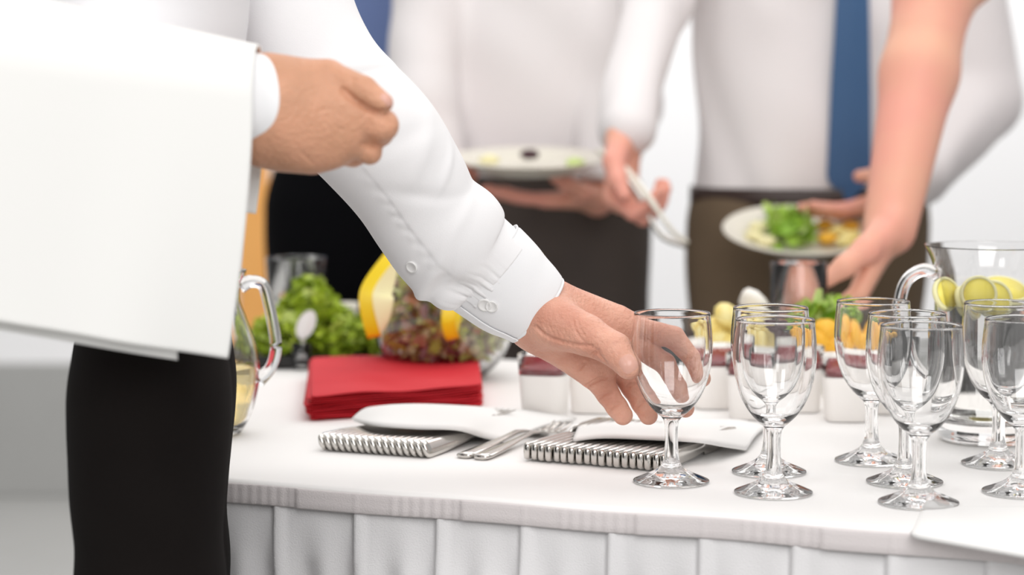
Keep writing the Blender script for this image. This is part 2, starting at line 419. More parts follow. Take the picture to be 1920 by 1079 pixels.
#@@GLASS
# ================================================================ WINE GLASSES
def wine_glass():
    g = empty('wine_glass')
    out = catmull([(.0005, .0006), (.015, .0004), (.029, .0002), (.0328, .0006), (.0334, .0016), (.0325, .0028), (.026, .0055), (.018, .0088), (.0115, .0128), (.0078, .018), (.0063, .026), (.0058, .036), (.0059, .046), (.0066, .0530), (.0085, .0572), (.0125, .0608),
                   (.0185, .0668), (.0248, .0755), (.0300, .087), (.0335, .1), (.0352, .112), (.0354, .122), (.0348, .133), (.0338, .143), (.0334, .1487)], 150)
    rim = [(.0333, .1495), (.0328, .14995), (.0322, .1496), (.0320, .149)]
    inn = catmull([(.0321, .147), (.0325, .143), (.0334, .133), (.0339, .122), (.0337, .112), (.0319, .1), (.0283, .0875), (.0228, .0765), (.016, .0685), (.008, .0640), (.0, .0627)], 60)
    iz1 = int(np.argmax((out[:, 1] > .020) & (np.arange(150) > 40))); iz2 = int(np.argmax((out[:, 1] > .0555) & (np.arange(150) > 40)))
    foot = np.concatenate([[(0, .0008)], out[:iz1+1]]); stem = out[iz1:iz2+1]; bowl = np.concatenate([out[iz2:], rim, inn])
    # round star relief inside the foot
    lathe('bowl', bowl, M['glass'], g, 72); lathe('stem', stem, M['glass'], g, 72)
    fo = lathe('foot', foot, M['glass'], g, 72)
    for v in fo.data.vertices:
        r = math.hypot(v.co.x, v.co.y); a = math.atan2(v.co.y, v.co.x)
        if v.co.z > .0018 and .009 < r < .031: v.co.z += .00022*math.sin(a*9+.5)*math.sin((r-.009)/.022*math.pi)
    return g
WG = [(1258.5, 905, 'clear empty wine glass between the fingers and thumb of the reaching hand'),
      (1450, 926, 'clear wine glass standing front of the pair just right of the hand'),
      (1442, 887, 'clear wine glass standing directly behind the front glass of the middle pair'),
      (1633, 866, 'clear wine glass furthest back and leftmost of the right-hand cluster'),
      (1696, 906, 'clear wine glass in the middle of the right-hand cluster, its foot half hidden'),
      (1722, 945, 'clear wine glass nearest the table edge in the right-hand cluster'),
      (1871, 872, 'clear wine glass standing right in front of the lemon water pitcher'),
      (1915, 925, 'clear wine glass partly cut by the right edge of the photo')]
proto = None
for i, (px, py, lab) in enumerate(WG):
    g = wine_glass() if i == 0 else dup(proto)
    if i == 0: proto = g
    p = T(px, py); g.location = (p[0], p[1], TZ); g.rotation_euler = (0, 0, i*.7)
    tag(g, lab, 'wine glass', 'wine glasses on the buffet table')

#@@CUTLERY
# ================================================================ CUTLERY
def knife_mesh():
    """knife standing on its edge, handle end at origin, blade along +Y"""
    V = []; F_ = []; secs = [(0, .0022, .0062), (.001, .0030, .0075), (.004, .0034, .0082), (.03, .0033, .0078), (.07, .0030, .0068), (.095, .0026, .0055), (.102, .0022, .0050), (.108, .0010, .0085), (.13, .0008, .0095), (.17, .0007, .0090), (.19, .0006, .0065), (.2, .0004, .002)]
    n = 12
    for y, hx, hz in secs:
        for j in range(n):
            a = 2*math.pi*j/n; c_, s_ = math.cos(a), math.sin(a)
            V.append((hx*np.sign(c_)*abs(c_)**.5, y, .0082+hz*np.sign(s_)*abs(s_)**.6))
    for i in range(len(secs)-1):
        for j in range(n): F_.append((i*n+j, i*n+(j+1) % n, (i+1)*n+(j+1) % n, (i+1)*n+j))
    F_.append(tuple(range(n))[::-1]); F_.append(tuple(range((len(secs)-1)*n, len(secs)*n)))
    return V, F_
def rail(y0, y1): pass
def fork_parts(root):
    """fork lying flat, handle end at origin, tines along +Y"""
    secs = [(0, .0055, .0022, 0), (.002, .0078, .0030, 0), (.01, .0088, .0032, 0), (.04, .0078, .0028, .001), (.09, .0040, .0018, .004), (.12, .0034, .0018, .006), (.138, .005, .0014, .0045), (.15, .0105, .0011, .002), (.160, .012, .001, .0008), (.166, .012, .001, .0008)]
    V = []; F_ = []; n = 12
    for y, hx, hz, z in secs:
        for j in range(n):
            a = 2*math.pi*j/n; V.append((hx*math.cos(a), y, .0022+z+hz*math.sin(a)))
    for i in range(len(secs)-1):
        for j in range(n): F_.append((i*n+j, i*n+(j+1) % n, (i+1)*n+(j+1) % n, (i+1)*n+j))
    F_.append(tuple(range(n))[::-1]); F_.append(tuple(range((len(secs)-1)*n, len(secs)*n)))
    mesh('handle', V, F_, M['steel'], root)
    for k in range(4):
        x = -.0098+k*.00653
        tube('tine', [(x, .164, .003), (x, .18, .0028), (x*.97, .195, .005), (x*.95, .205, .0075)], [.0014, .0013, .0011, .0005], M['steel'], root, 8, 2)
ORD = ['first', 'second', 'third', 'fourth', 'fifth', 'sixth', 'seventh', 'eighth', 'ninth', 'tenth', 'eleventh', 'twelfth', 'thirteenth', 'fourteenth', 'fifteenth', 'sixteenth', 'seventeenth', 'eighteenth', 'nineteenth', 'twentieth']
# row of knives (right stack)
E0, E1 = T(986, 862, .752), T(1243, 884, .752); dirk = unit(T(1311, 832, .7665)-T(1243, 860, .7665)); dirk[2] = 0; dirk = unit(dirk)
rowd = E1-E0; nK = 19
kang = math.atan2(dirk[1], dirk[0])-math.pi/2
kv, kf = knife_mesh(); kproto = None
for i in range(nK):
    if i == 0:
        o = mesh('table_knife', kv, kf, M['steel']); kproto = o
    else: o = kproto.copy(); COL.objects.link(o)
    p = E0+rowd*i/(nK-1); jit = rng.uniform(-.0015, .0015)
    o.location = (p[0]+dirk[0]*jit, p[1]+dirk[1]*jit, TZ+.0012); o.rotation_euler = (0, 0, kang+rng.uniform(-.004, .004))
    lab = 'steel knife, %s from the left in the row of handles beside the held glass' % ORD[i]
    tag(o, lab, 'knife', 'knives lined up in a row')
# napkin folded over the blades
def strip(name, front, back, m, nu=24, nv=10, thick=.003, bulge=0.0):
    """loft between two polylines of (px, py, z)"""
    A = catmull([T(*q) for q in front], nu+1); B_ = catmull([T(*q) for q in back], nu+1); V = []; F_ = []
    for i in range(nu+1):
        for j in range(nv+1):
            v = j/nv; p = A[i]*(1-v)+B_[i]*v; V.append(p+np.array([0, 0, bulge*math.sin(math.pi*v)]))
    for i in range(nu):
        for j in range(nv): F_.append((i*(nv+1)+j, (i+1)*(nv+1)+j, (i+1)*(nv+1)+j+1, i*(nv+1)+j+1))
    o = mesh(name, V, F_, m); md = o.modifiers.new('thick', 'SOLIDIFY'); md.thickness = thick; md.offset = 1; return o
o = strip('napkin', [(1075, 829, .767), (1130, 823, .7705), (1220, 826, .7705), (1306, 831, .7705), (1350, 838, .763), (1398, 846, .7515)], [(1095, 795, .752), (1150, 790, .754), (1240, 790, .754), (1340, 790, .756), (1390, 792, .754), (1440, 802, .7515)], M['napkin'], thick=.0025, bulge=.004)
tag(o, 'white napkin folded over the blades of the knife row, behind the held glass stem', 'napkin')
# left stack: leaning forks, handle ends as a row
E0, E1 = T(598, 838, .7545), T(792, 852, .7545); dirf = T(858, 807, .763)-T(793, 828, .763); dirf[2] = 0; dirf = unit(dirf); rowd = E1-E0; nF = 17
fang = math.atan2(dirf[1], dirf[0])-math.pi/2; fproto = None
for i in range(nF):
    if i == 0:
        r = empty('table_fork'); fork_parts(r); fproto = r
    else: r = dup(fproto)
    p = E0+rowd*i/(nF-1)
    r.rotation_mode = 'XYZ'
    r.location = (p[0], p[1], TZ+.0075); r.rotation_euler = (0, math.radians(68), fang)
    tag(r, 'steel fork, %s from the left in the tilted row partly under the tented napkin' % ORD[i], 'fork', 'forks leaning in a row')
for (a, b, lab) in (((868, 861), (1085, 786), 'loose steel fork lying flat between the two cutlery rows, left one of two'), ((900, 864), (1108, 787), 'loose steel fork lying flat beside its twin, nearer the knife row')):
    r = dup(fproto); p = T(*a); q = T(*b); d = q-p; r.location = (p[0], p[1], TZ+.0006); r.rotation_mode = 'XYZ'
    r.rotation_euler = (0, 0, math.atan2(d[1], d[0])-math.pi/2); tag(r, lab, 'fork', 'pair of loose forks')
    del r['group']
# tented white napkin over the forks
o = strip('napkin', [(662, 790, .762), (700, 800, .770), (780, 806, .7705), (856, 808, .7695), (905, 822, .758), (950, 832, .7515)], [(700, 768, .768), (740, 764, .776), (800, 763, .775), (900, 768, .768), (1000, 776, .758), (1080, 788, .7515)], M['napkin'], nu=30, thick=.003, bulge=.003)
tag(o, 'white napkin tented over the ends of the tilted forks', 'napkin')
# red napkins stack
R0, R1, R2, R3 = T(590, 792), T(905, 768), T(897, 702), T(600, 712)
for i in range(11):
    sh = .003*math.sin(i*1.9); z0 = .0006+i*.0024
    cs = [R0+[-.006+sh-.0022*min(i, 5)+.0012*i, 0, 0], R1+[sh*.6, .001*i, 0], R2+[0, 0, 0], R3+[-.012+sh*.5, 0, 0]]
    lift = lambda u, v, i=i: .0012*math.sin(u*6.5+.3)*(i/10)+.0008*math.sin(u*14+i)*(1-v)
    o = sheet('paper_napkin', [up(c, z0) for c in cs], 14, M['red'], zf=lift, thick=.0021)
    lab = 'red paper napkin topmost of the stack between the forks and the salad bowl' if i == 10 else ('red paper napkin at the very bottom of the red stack, on the cloth' if i == 0 else 'red paper napkin, %s from the top of the red stack' % ORD[10-i])
    tag(o, lab, 'napkin', None if i in (0, 10) else 'red napkins inside the stack')

#@@FOOD
# ================================================================ FOOD
def leaves(name, pts, size, m, seed, kind=None, curl=.5):
    r = np.random.default_rng(seed); V = []; F_ = []
    for p in pts:
        s_ = size*r.uniform(.6, 1.3); n = unit(r.normal(size=3)+[0, 0, .7]); a = unit(np.cross(n, r.normal(size=3))); b = np.cross(n, a); k = len(V)
        g = 5; phs = r.uniform(0, 6)
        for i in range(g):
            for j in range(g):
                u, v = i/(g-1)*2-1, j/(g-1)*2-1; w = (1-abs(u)**2*.6)
                V.append(p+s_*(a*u+b*v*w*.7+n*(curl*(v*v*.5-u*u*.3)+.22*math.sin(4*u+phs)*math.cos(5*v+phs))))
        for i in range(g-1):
            for j in range(g-1): F_.append((k+i*g+j, k+(i+1)*g+j, k+(i+1)*g+j+1, k+i*g+j+1))
    return mesh(name, V, F_, m)
def inbowl(n, c, r, z0, z1, seed):
    q = np.random.default_rng(seed); out = []
    while len(out) < n:
        p = q.uniform(-1, 1, 3)
        if p[0]**2+p[1]**2 < 1: out.append([c[0]+p[0]*r, c[1]+p[1]*r, z0+(p[2]+1)/2*(z1-z0)])
    return np.array(out)
# salad bowl: glass sphere-like bowl
bc = P(832, 700, 2.60); bxy = np.array([bc[0], bc[1]])
bowl = empty('salad_bowl', (bxy[0], bxy[1], TZ)); tag(bowl, 'large round clear glass bowl full of mixed salad behind the red napkins', 'bowl')
po = catmull([(.0, .0005), (.035, .0005), (.05, .004), (.068, .022), (.083, .05), (.088, .08), (.0865, .108), (.080, .128)], 50)
pi_ = catmull([(.0785, .1275), (.0845, .107), (.086, .08), (.081, .051), (.066, .025), (.048, .0085), (.03, .006), (0, .0058)], 50)
lathe('glass_bowl', np.concatenate([po, pi_]), M['glass'], bowl, 80)
pts = []
for p in inbowl(2600, (0, 0), .078, .012, .15, 3):
    h = p[2]; R = np.interp(h, [.012, .025, .05, .08, .107, .128, .15], [.04, .058, .073, .077, .076, .068, .045])
    if math.hypot(p[0], p[1]) < R: pts.append([bxy[0]+p[0], bxy[1]+p[1], TZ+p[2]])
o = leaves('salad_leaves', np.array(pts), .0085, M['salad'], 4); tag(o, 'mixed green and purple salad leaves filling the round glass bowl', 'salad', kind='stuff')
def wedge(name, pa, pb, pc, w, th, lab, cat='melon', mats=('melon', 'melonflesh')):
    """crescent through three points, thickness along Y"""
    pa, pb, pc = map(lambda q: np.asarray(q, float), (pa, pb, pc)); r = empty(name, tuple(pb)); c = catmull([pa, pb, pc], 25)-pb
    tg = np.gradient(c, axis=0); tg /= np.linalg.norm(tg, axis=1)[:, None]; outw = np.cross(tg, [0, 1, 0])
    chord = (pa+pc)/2-pb
    if (outw[12]@chord) > 0: outw = -outw
    for nm, o0, o1, m_ in (('rind', -.016, 0, mats[0]), ('flesh', -w, -.016, mats[1])):
        V = []; F_ = []; n = 25
        for i in range(n):
            f = math.sin(math.pi*i/(n-1))**.5+.02; t2 = th*.5*(f if nm == 'rind' else f)
            a0 = o0*f if nm == 'flesh' else o0
            for off, y in ((o1, -t2), (o1, t2), (a0, t2*(.9 if nm == 'rind' else .25)), (a0, -t2*(.9 if nm == 'rind' else .25))): V.append(c[i]+outw[i]*off+np.array([0, y, 0]))
        for i in range(n-1):
            for j in range(4): F_.append((i*4+j, i*4+(j+1) % 4, (i+1)*4+(j+1) % 4, (i+1)*4+j))
        F_.append((0, 1, 2, 3)); F_.append(tuple(range((n-1)*4, n*4))[::-1])
        q = mesh(nm, V, F_, M[m_], r, smooth=False)
    tag(r, lab, cat); return r
wedge('melon_wedge', P(728, 466, 2.50), P(676, 545, 2.47), P(690, 636, 2.46), .040, .035, 'yellow melon wedge propped on the left rim of the salad bowl')
wedge('melon_wedge', P(985, 452, 2.62), P(1022, 490, 2.62), P(1035, 560, 2.62), .030, .03, 'pale yellow melon wedge showing above the white shirt cuff')
wedge('melon_wedge', P(835, 545, 2.488), P(828, 600, 2.485), P(838, 640, 2.492), .022, .035, 'bright yellow melon piece on the front of the salad bowl under the sleeve', mats=('melon', 'melon'))
# parsley tray
c0 = T(600, 690); tr = empty('serving_tray', (c0[0], c0[1]+.07, TZ)); tag(tr, 'black serving tray heaped with green leaves left of the salad bowl', 'tray')
box('tray_base', (-.10, -.085, .0006), (.085, .085, .006), M['tray'], tr, .002); box('tray_rim', (-.105, -.092, .004), (.09, -.085, .017), M['tray'], tr, .002)
box('tray_rim', (-.105, .085, .004), (.09, .092, .017), M['tray'], tr, .002); box('tray_rim', (-.107, -.092, .004), (-.10, .092, .017), M['tray'], tr, .002); box('tray_rim', (.085, -.092, .004), (.092, .092, .017), M['tray'], tr, .002)
q = inbowl(1500, (0, 0), 1, 0, 1, 5); L_ = []
for p in q:
    x, y, z = p; h = .028+.062*math.exp(-((x+.15)/.45)**2)*(1-.3*y*y)
    if x*x+y*y < .95: L_.append([c0[0]-.008+x*.082, c0[1]+.07+y*.07, TZ+.016+z*h])
o = leaves('leafy_herbs', np.array(L_), .010, M['parsley'], 6); tag(o, 'heap of bright green curly leaves on the black tray', 'herbs', kind='stuff')
# tumbler with dressing
def tumbler(px, py, Y, h, r0, r1, lab, fill=None, fh=.4):
    p = P(px, py, Y); z = TZ
    t = empty('glass_tumbler', (p[0], p[1], z)); tag(t, lab, 'glass')
    H = P(px, py, Y)[2]-TZ if h is None else h
    prof = [(0, .001), (r0*.9, .001), (r0, .003), ((r0+r1)/2*1.06, H*.5), (r1, H-.001), (r1-.0008, H), (r1-.0018, H-.001), ((r0+r1)/2*1.06-.002, H*.5), (r0-.002, .009), (r0*.7, .008), (0, .008)]
    lathe('tumbler_wall', prof, M['glass'], t, 48)
    if fill:
        rf = lambda hh: (r0+(r1-r0)*hh/H)-.0035
        lathe('dressing', [(0, .010), (rf(.01), .010), (rf(H*fh)+.001, H*fh), (0, H*fh)], fill, t, 40)
    return t
def top_h(py, Y): return P(960, py, Y)[2]-TZ
tumbler(556, 600, 2.86, top_h(483, 2.86), .028, .040, 'clear tumbler of pale dressing behind the heap of green leaves', M['cream'], .5)
tumbler(1497, 600, 2.60, top_h(492, 2.60), .030, .034, 'clear empty tumbler at the back right behind the fruit platter')
# spoon standing in a small holder
sp0 = T(566, 694); h_ = empty('spoon_holder', (sp0[0], sp0[1], TZ)); tag(h_, 'small clear glass holder with a white spoon, in front of the green leaves', 'glass')
lathe('holder_wall', [(0, .001), (.010, .001), (.011, .003), (.0125, .033), (.0118, .0335), (.011, .033), (.0098, .004), (0, .004)], M['glass'], h_, 32)
spn = empty('serving_spoon', (sp0[0], sp0[1], TZ+.0045)); tag(spn, 'white spoon standing upright in the small glass holder', 'spoon')
tube('spoon_handle', [(0, 0, 0), (.001, 0, .02), (.002, -.001, .038)], [.002, .002, .0026], M['plate'], spn, 10, 4)
bm = bmesh.new(); bmesh.ops.create_uvsphere(bm, u_segments=24, v_segments=16, radius=1)
for v in bm.verts:
    v.co = Vector((v.co.x*.011, v.co.y*.0045+(-.003 if abs(v.co.y) < .3 else 0), v.co.z*.019))
    v.co.rotate(Matrix.Rotation(math.radians(25), 3, 'Y')); v.co += Vector((.006, -.001, .052))
me = bpy.data.meshes.new('spoon_bowl'); bm.to_mesh(me); bm.free(); link('spoon_bowl', me, M['button'], spn)
# small white ramekin with red
p = P(652, 600, 2.9); rk = empty('ramekin', (p[0], p[1], TZ)); tag(rk, 'small white dish at the back between green leaves and melon wedge', 'dish')
lathe('dish_body', [(0, .001), (.010, .001), (.013, .05), (.015, .062), (.0135, .062), (.011, .05), (0, .045)], M['plate'], rk, 32)
# dessert cups
def dessert_cup():
    g = empty('dessert_cup')
    def sq(name, prof, m, e=4.5):
        V = []; F_ = []; n = 48
        for r, z in prof:
            for j in range(n):
                a = 2*math.pi*j/n; cc, ss = math.cos(a), math.sin(a); k = (abs(cc)**e+abs(ss)**e)**(-1/e); V.append((r*k*cc, r*k*ss, z))
        for i in range(len(prof)-1):
            for j in range(n): F_.append((i*n+j, i*n+(j+1) % n, (i+1)*n+(j+1) % n, (i+1)*n+j))
        o = mesh(name, V, F_, m, g); bm = bmesh.new(); bm.from_mesh(o.data); bmesh.ops.remove_doubles(bm, verts=bm.verts, dist=1e-7)
        bmesh.ops.recalc_face_normals(bm, faces=bm.faces); bm.to_mesh(o.data); bm.free(); return o
    sq('clear_rim', [(.0250, .0475), (.0264, .068), (.0261, .0686), (.0256, .068), (.0243, .0475)], M['glass'])
    sq('white_cup', [(1e-5, .0006), (.0205, .0006), (.0218, .0018), (.0248, .046), (.0244, .0472), (1e-5, .0472)], M['plate_w'])
    sq('jelly_layer', [(1e-5, .0475), (.0237, .0475), (.0240, .0530), (.02, .0542), (1e-5, .0542)], M['jelly'])
    return g
DC = [(1022, 788, 'layered dessert cup right of the red napkins, left of the hand'), (1112, 776, 'layered cream and red jelly dessert cup hidden behind the reaching fingers'),
      (1342, 768, 'layered dessert cup just right of the held glass, left of the glass pair'), (1412, 788, 'layered dessert cup standing behind the middle glass pair, nearest them'), (1502, 774, 'layered dessert cup showing right of the middle glass pair'),
      (1590, 792, 'layered dessert cup widest in view, behind the leftmost glass of the right cluster'), (1672, 778, 'layered dessert cup behind the right cluster of glasses, beside the pitcher')]
dp = None
for i, (px, py, lab) in enumerate(DC):
    g = dessert_cup() if i == 0 else dup(dp); dp = dp or g
    p = T(px, py); g.location = (p[0], p[1]+.015, TZ); g.rotation_euler = (0, 0, -.25+.1*(i % 3)); tag(g, lab, 'dessert', 'layered dessert cups')
# fruit platter
fp = T(1480, 700); pl = empty('fruit_platter', (fp[0], fp[1]+.07, TZ)); pl.rotation_euler = (0, 0, -.2)
tag(pl, 'long dark platter of fruit and lettuce behind the dessert cups', 'platter')
box('platter_base', (-.17, -.07, .0006), (.17, .07, .008), M['tray'], pl, .002); box('platter_rim', (-.175, -.075, .006), (.175, -.069, .022), M['tray'], pl, .002); box('platter_rim', (-.175, .069, .006), (.175, .075, .022), M['tray'], pl, .002)
def chunk(px, py, Y, r, m, nm, lab, cat, gp, flat=.75):
    p = P(px, py, Y); bm = bmesh.new(); bmesh.ops.create_icosphere(bm, subdivisions=2, radius=r)
    q = np.random.default_rng(int(px*7+py))
    for v in bm.verts: v.co = Vector((v.co.x*q.uniform(.85, 1.1), v.co.y*q.uniform(.85, 1.1), v.co.z*flat*q.uniform(.9, 1.05)))
    me = bpy.data.meshes.new(nm); bm.to_mesh(me); bm.free(); o = link(nm, me, m); o.location = tuple(p); o.rotation_euler = (q.uniform(0, 1), q.uniform(0, 1), q.uniform(0, 3)); return tag(o, lab, cat, gp)
for k, (px, py) in enumerate([(1336, 664), (1352, 640), (1338, 618), (1372, 650), (1395, 622), (1372, 606), (1410, 650), (1425, 628), (1448, 655), (1362, 590), (1402, 598)]):
    chunk(px, py, 2.50+.008*(k % 3), .0165, M['pine'], 'pineapple_chunk', 'pale yellow pineapple chunk in the pile at the left end of the fruit platter', 'fruit', 'pineapple chunks on the platter')
for k, (px, py) in enumerate([(1536, 640), (1562, 648), (1590, 634), (1550, 618), (1612, 646), (1636, 634)]):
    chunk(px, py, 2.47, .0165, M['orange'], 'orange_segment', 'orange fruit piece in the pile under the lettuce, right end of the platter', 'fruit', 'orange pieces on the platter')
for k, (px, py) in enumerate([(1452, 622), (1470, 640), (1442, 604), (1490, 655), (1512, 660), (1480, 612)]):
    chunk(px, py, 2.47, .012, M['berry'], 'dark_grape', 'dark berry in the small pile at the middle of the fruit platter', 'fruit', 'dark berries on the platter', .95)
chunk(1415, 572, 2.56, .024, M['cream'], 'cheese_ball', 'pale round cheese topping the pile behind the middle glass pair', 'cheese', None, .5)
lp = [P(px_, py_, Y_) for px_, py_, Y_ in zip(rng.uniform(1508, 1590, 60), rng.uniform(570, 625, 60), rng.uniform(2.49, 2.56, 60))]
o = leaves('lettuce_leaves', np.array(lp), .016, M['lettuce'], 8, curl=.2); tag(o, 'bright green lettuce heaped on the fruit platter below the tumbler', 'lettuce', kind='stuff')

#@@PITCHER
# ================================================================ PITCHERS
pc = T(1852, 826); pr = empty('water_pitcher', (pc[0], pc[1], TZ)); tag(pr, 'clear glass pitcher of lemon water behind the right cluster of glasses', 'pitcher')
po = catmull([(0, .0008), (.040, .0008), (.0465, .003), (.049, .010), (.0505, .04), (.052, .09), (.0535, .13), (.054, .155), (.0555, .17), (.060, .184), (.0645, .1925)], 70)
pi_ = catmull([(.0625, .1925), (.058, .184), (.0532, .170), (.0515, .155), (.051, .13), (.0495, .09), (.048, .04), (.0455, .022), (.03, .0185), (0, .018)], 60)
lathe('pitcher_wall', np.concatenate([po, pi_]), M['glass2'], pr, 80)
tube('handle', [(-.051, 0, .163), (-.066, 0, .168), (-.082, 0, .158), (-.0885, 0, .135), (-.085, 0, .105), (-.072, 0, .075), (-.0505, 0, .055)], [.009, .008, .0075, .0075, .007, .007, .009], M['glass2'], pr, 18, 8, flat=.8)
pm = catmull([(0, .0195), (.028, .0195), (.044, .0235), (.0470, .04), (.0485, .09), (.0498, .13), (.0499, .134)], 30)
lathe('water', np.concatenate([pm, [(0, .134)]]), M['water'], pr, 64)
def lemon_slice(px, py, Y, r, rot, lab):
    p = P(px, py, Y); s_ = empty('lemon_slice', tuple(p)); s_.rotation_euler = rot; tag(s_, lab, 'lemon', 'lemon slices in the pitcher')
    lathe('peel', [(r-.0012, -.0026), (r, -.0022), (r, .0022), (r-.0012, .0026), (r-.0028, .0026), (r-.0028, -.0026)], M['pith'], s_, 40, closed_prof=True)
    lathe('flesh', [(0, -.0022), (r-.0030, -.0022), (r-.0030, .0022), (0, .0022)], M['lemon'], s_, 40); del s_['group']
lemon_slice(1862, 562, pc[1]-.024, .019, (math.radians(75), .1, .1), 'yellow lemon slice facing out just under the water line of the pitcher')
lemon_slice(1815, 568, pc[1]-.010, .018, (math.radians(60), .5, .6), 'yellow lemon slice at the left side inside the water pitcher')
lemon_slice(1775, 552, pc[1]-.014, .017, (math.radians(70), .3, .5), 'small yellow lemon slice against the left wall of the pitcher')
lemon_slice(1835, 552, pc[1]-.030, .018, (math.radians(80), .0, .1), 'yellow lemon slice at the front of the pitcher, seen through its rim highlight')
lemon_slice(1885, 545, pc[1]+.018, .024, (math.radians(25), .1, 0), 'yellow lemon slice lying flat at the back of the pitcher surface')
pl2 = T(398, 815); p2 = empty('wine_pitcher', (pl2[0], pl2[1], TZ)); tag(p2, 'curved glass pitcher half hidden behind the waiter in black trousers', 'pitcher')
po = catmull([(0, .0008), (.024, .0008), (.030, .004), (.041, .025), (.0475, .055), (.046, .085), (.036, .115), (.029, .135), (.030, .15), (.036, .165)], 60)
pi_ = catmull([(.0345, .165), (.0282, .15), (.0272, .135), (.034, .115), (.0438, .085), (.0453, .055), (.039, .027), (.028, .009), (0, .007)], 60)
lathe('pitcher_wall', np.concatenate([po, pi_]), M['glass2'], p2, 72)
tube('handle', [(.030, 0, .149), (.040, 0, .1535), (.052, 0, .150), (.058, 0, .13), (.0635, 0, .10), (.064, 0, .082), (.058, 0, .066), (.0465, 0, .055)], [.0075, .0065, .006, .006, .006, .006, .006, .008], M['glass2'], p2, 16, 8)
lathe('wine', np.concatenate([catmull([(0, .0080), (.027, .0100), (.0378, .0275), (.0440, .055), (.0436, .07)], 20), [(0, .07)]]), M['wine'], p2, 56)

#@@PEOPLE
# ================================================================ PEOPLE
def hand_prims(f, w, d, n, s, curls=(.3, .4, .3), sc=1.0, thumbc=.6):
    """w wrist, d along hand, n palm normal, s towards thumb"""
    w = np.asarray(w, float); d = unit(d); s = unit(s-d*(s@d)); n = unit(n-d*(n@d)-s*(n@s))
    offs = [(.026, .088, 1.0), (.009, .092, 1.1), (-.008, .088, 1.02), (-.024, .080, .8)]
    for o_, l_, q in offs: f.cap(w+s*o_*.6*sc, w+(d*l_+s*o_)*sc, .018*sc, .0135*sc, .012, (n, .75))
    for (o_, l_, q), cu in zip(offs, (1, 1.1, 1.2, 1.25)):
        p = w+(d*l_+s*o_)*sc; a = 0; pts = [p]; 
        for L, c_ in zip((.044, .027, .022), curls):
            a += c_*cu; p = p+(d*math.cos(a)+n*math.sin(a))*L*q*sc; pts.append(p)
        f.chain(pts, [.0105*sc, .0095*sc, .0088*sc, .0075*sc], .004)
    t0 = w+(d*.018+s*.022+n*.006)*sc; t1 = t0+(d*.028+s*.024+n*.012*thumbc)*sc; t2 = t1+(d*.030+s*.010+n*.022*thumbc)*sc; t3 = t2+(d*.022+n*.018*thumbc)*sc
    f.chain([t0, t1, t2, t3], [.017*sc, .0145*sc, .0115*sc, .009*sc], .008)
class Body:
    def __init__(s, x, y, heading, sc=1.0, lean=0.0, w=1.0):
        s.o = np.array([x, y, 0.]); s.f = unit([math.cos(heading), math.sin(heading), 0]); s.l = np.array([-s.f[1], s.f[0], 0]); s.sc = sc; s.lean = lean; s.w = w
    def L(s, l, f, z):
        if z > .95: f = f+s.lean*(z-.95)
        return s.o+(s.l*l*s.w+s.f*f)*s.sc+np.array([0, 0, z*s.sc])
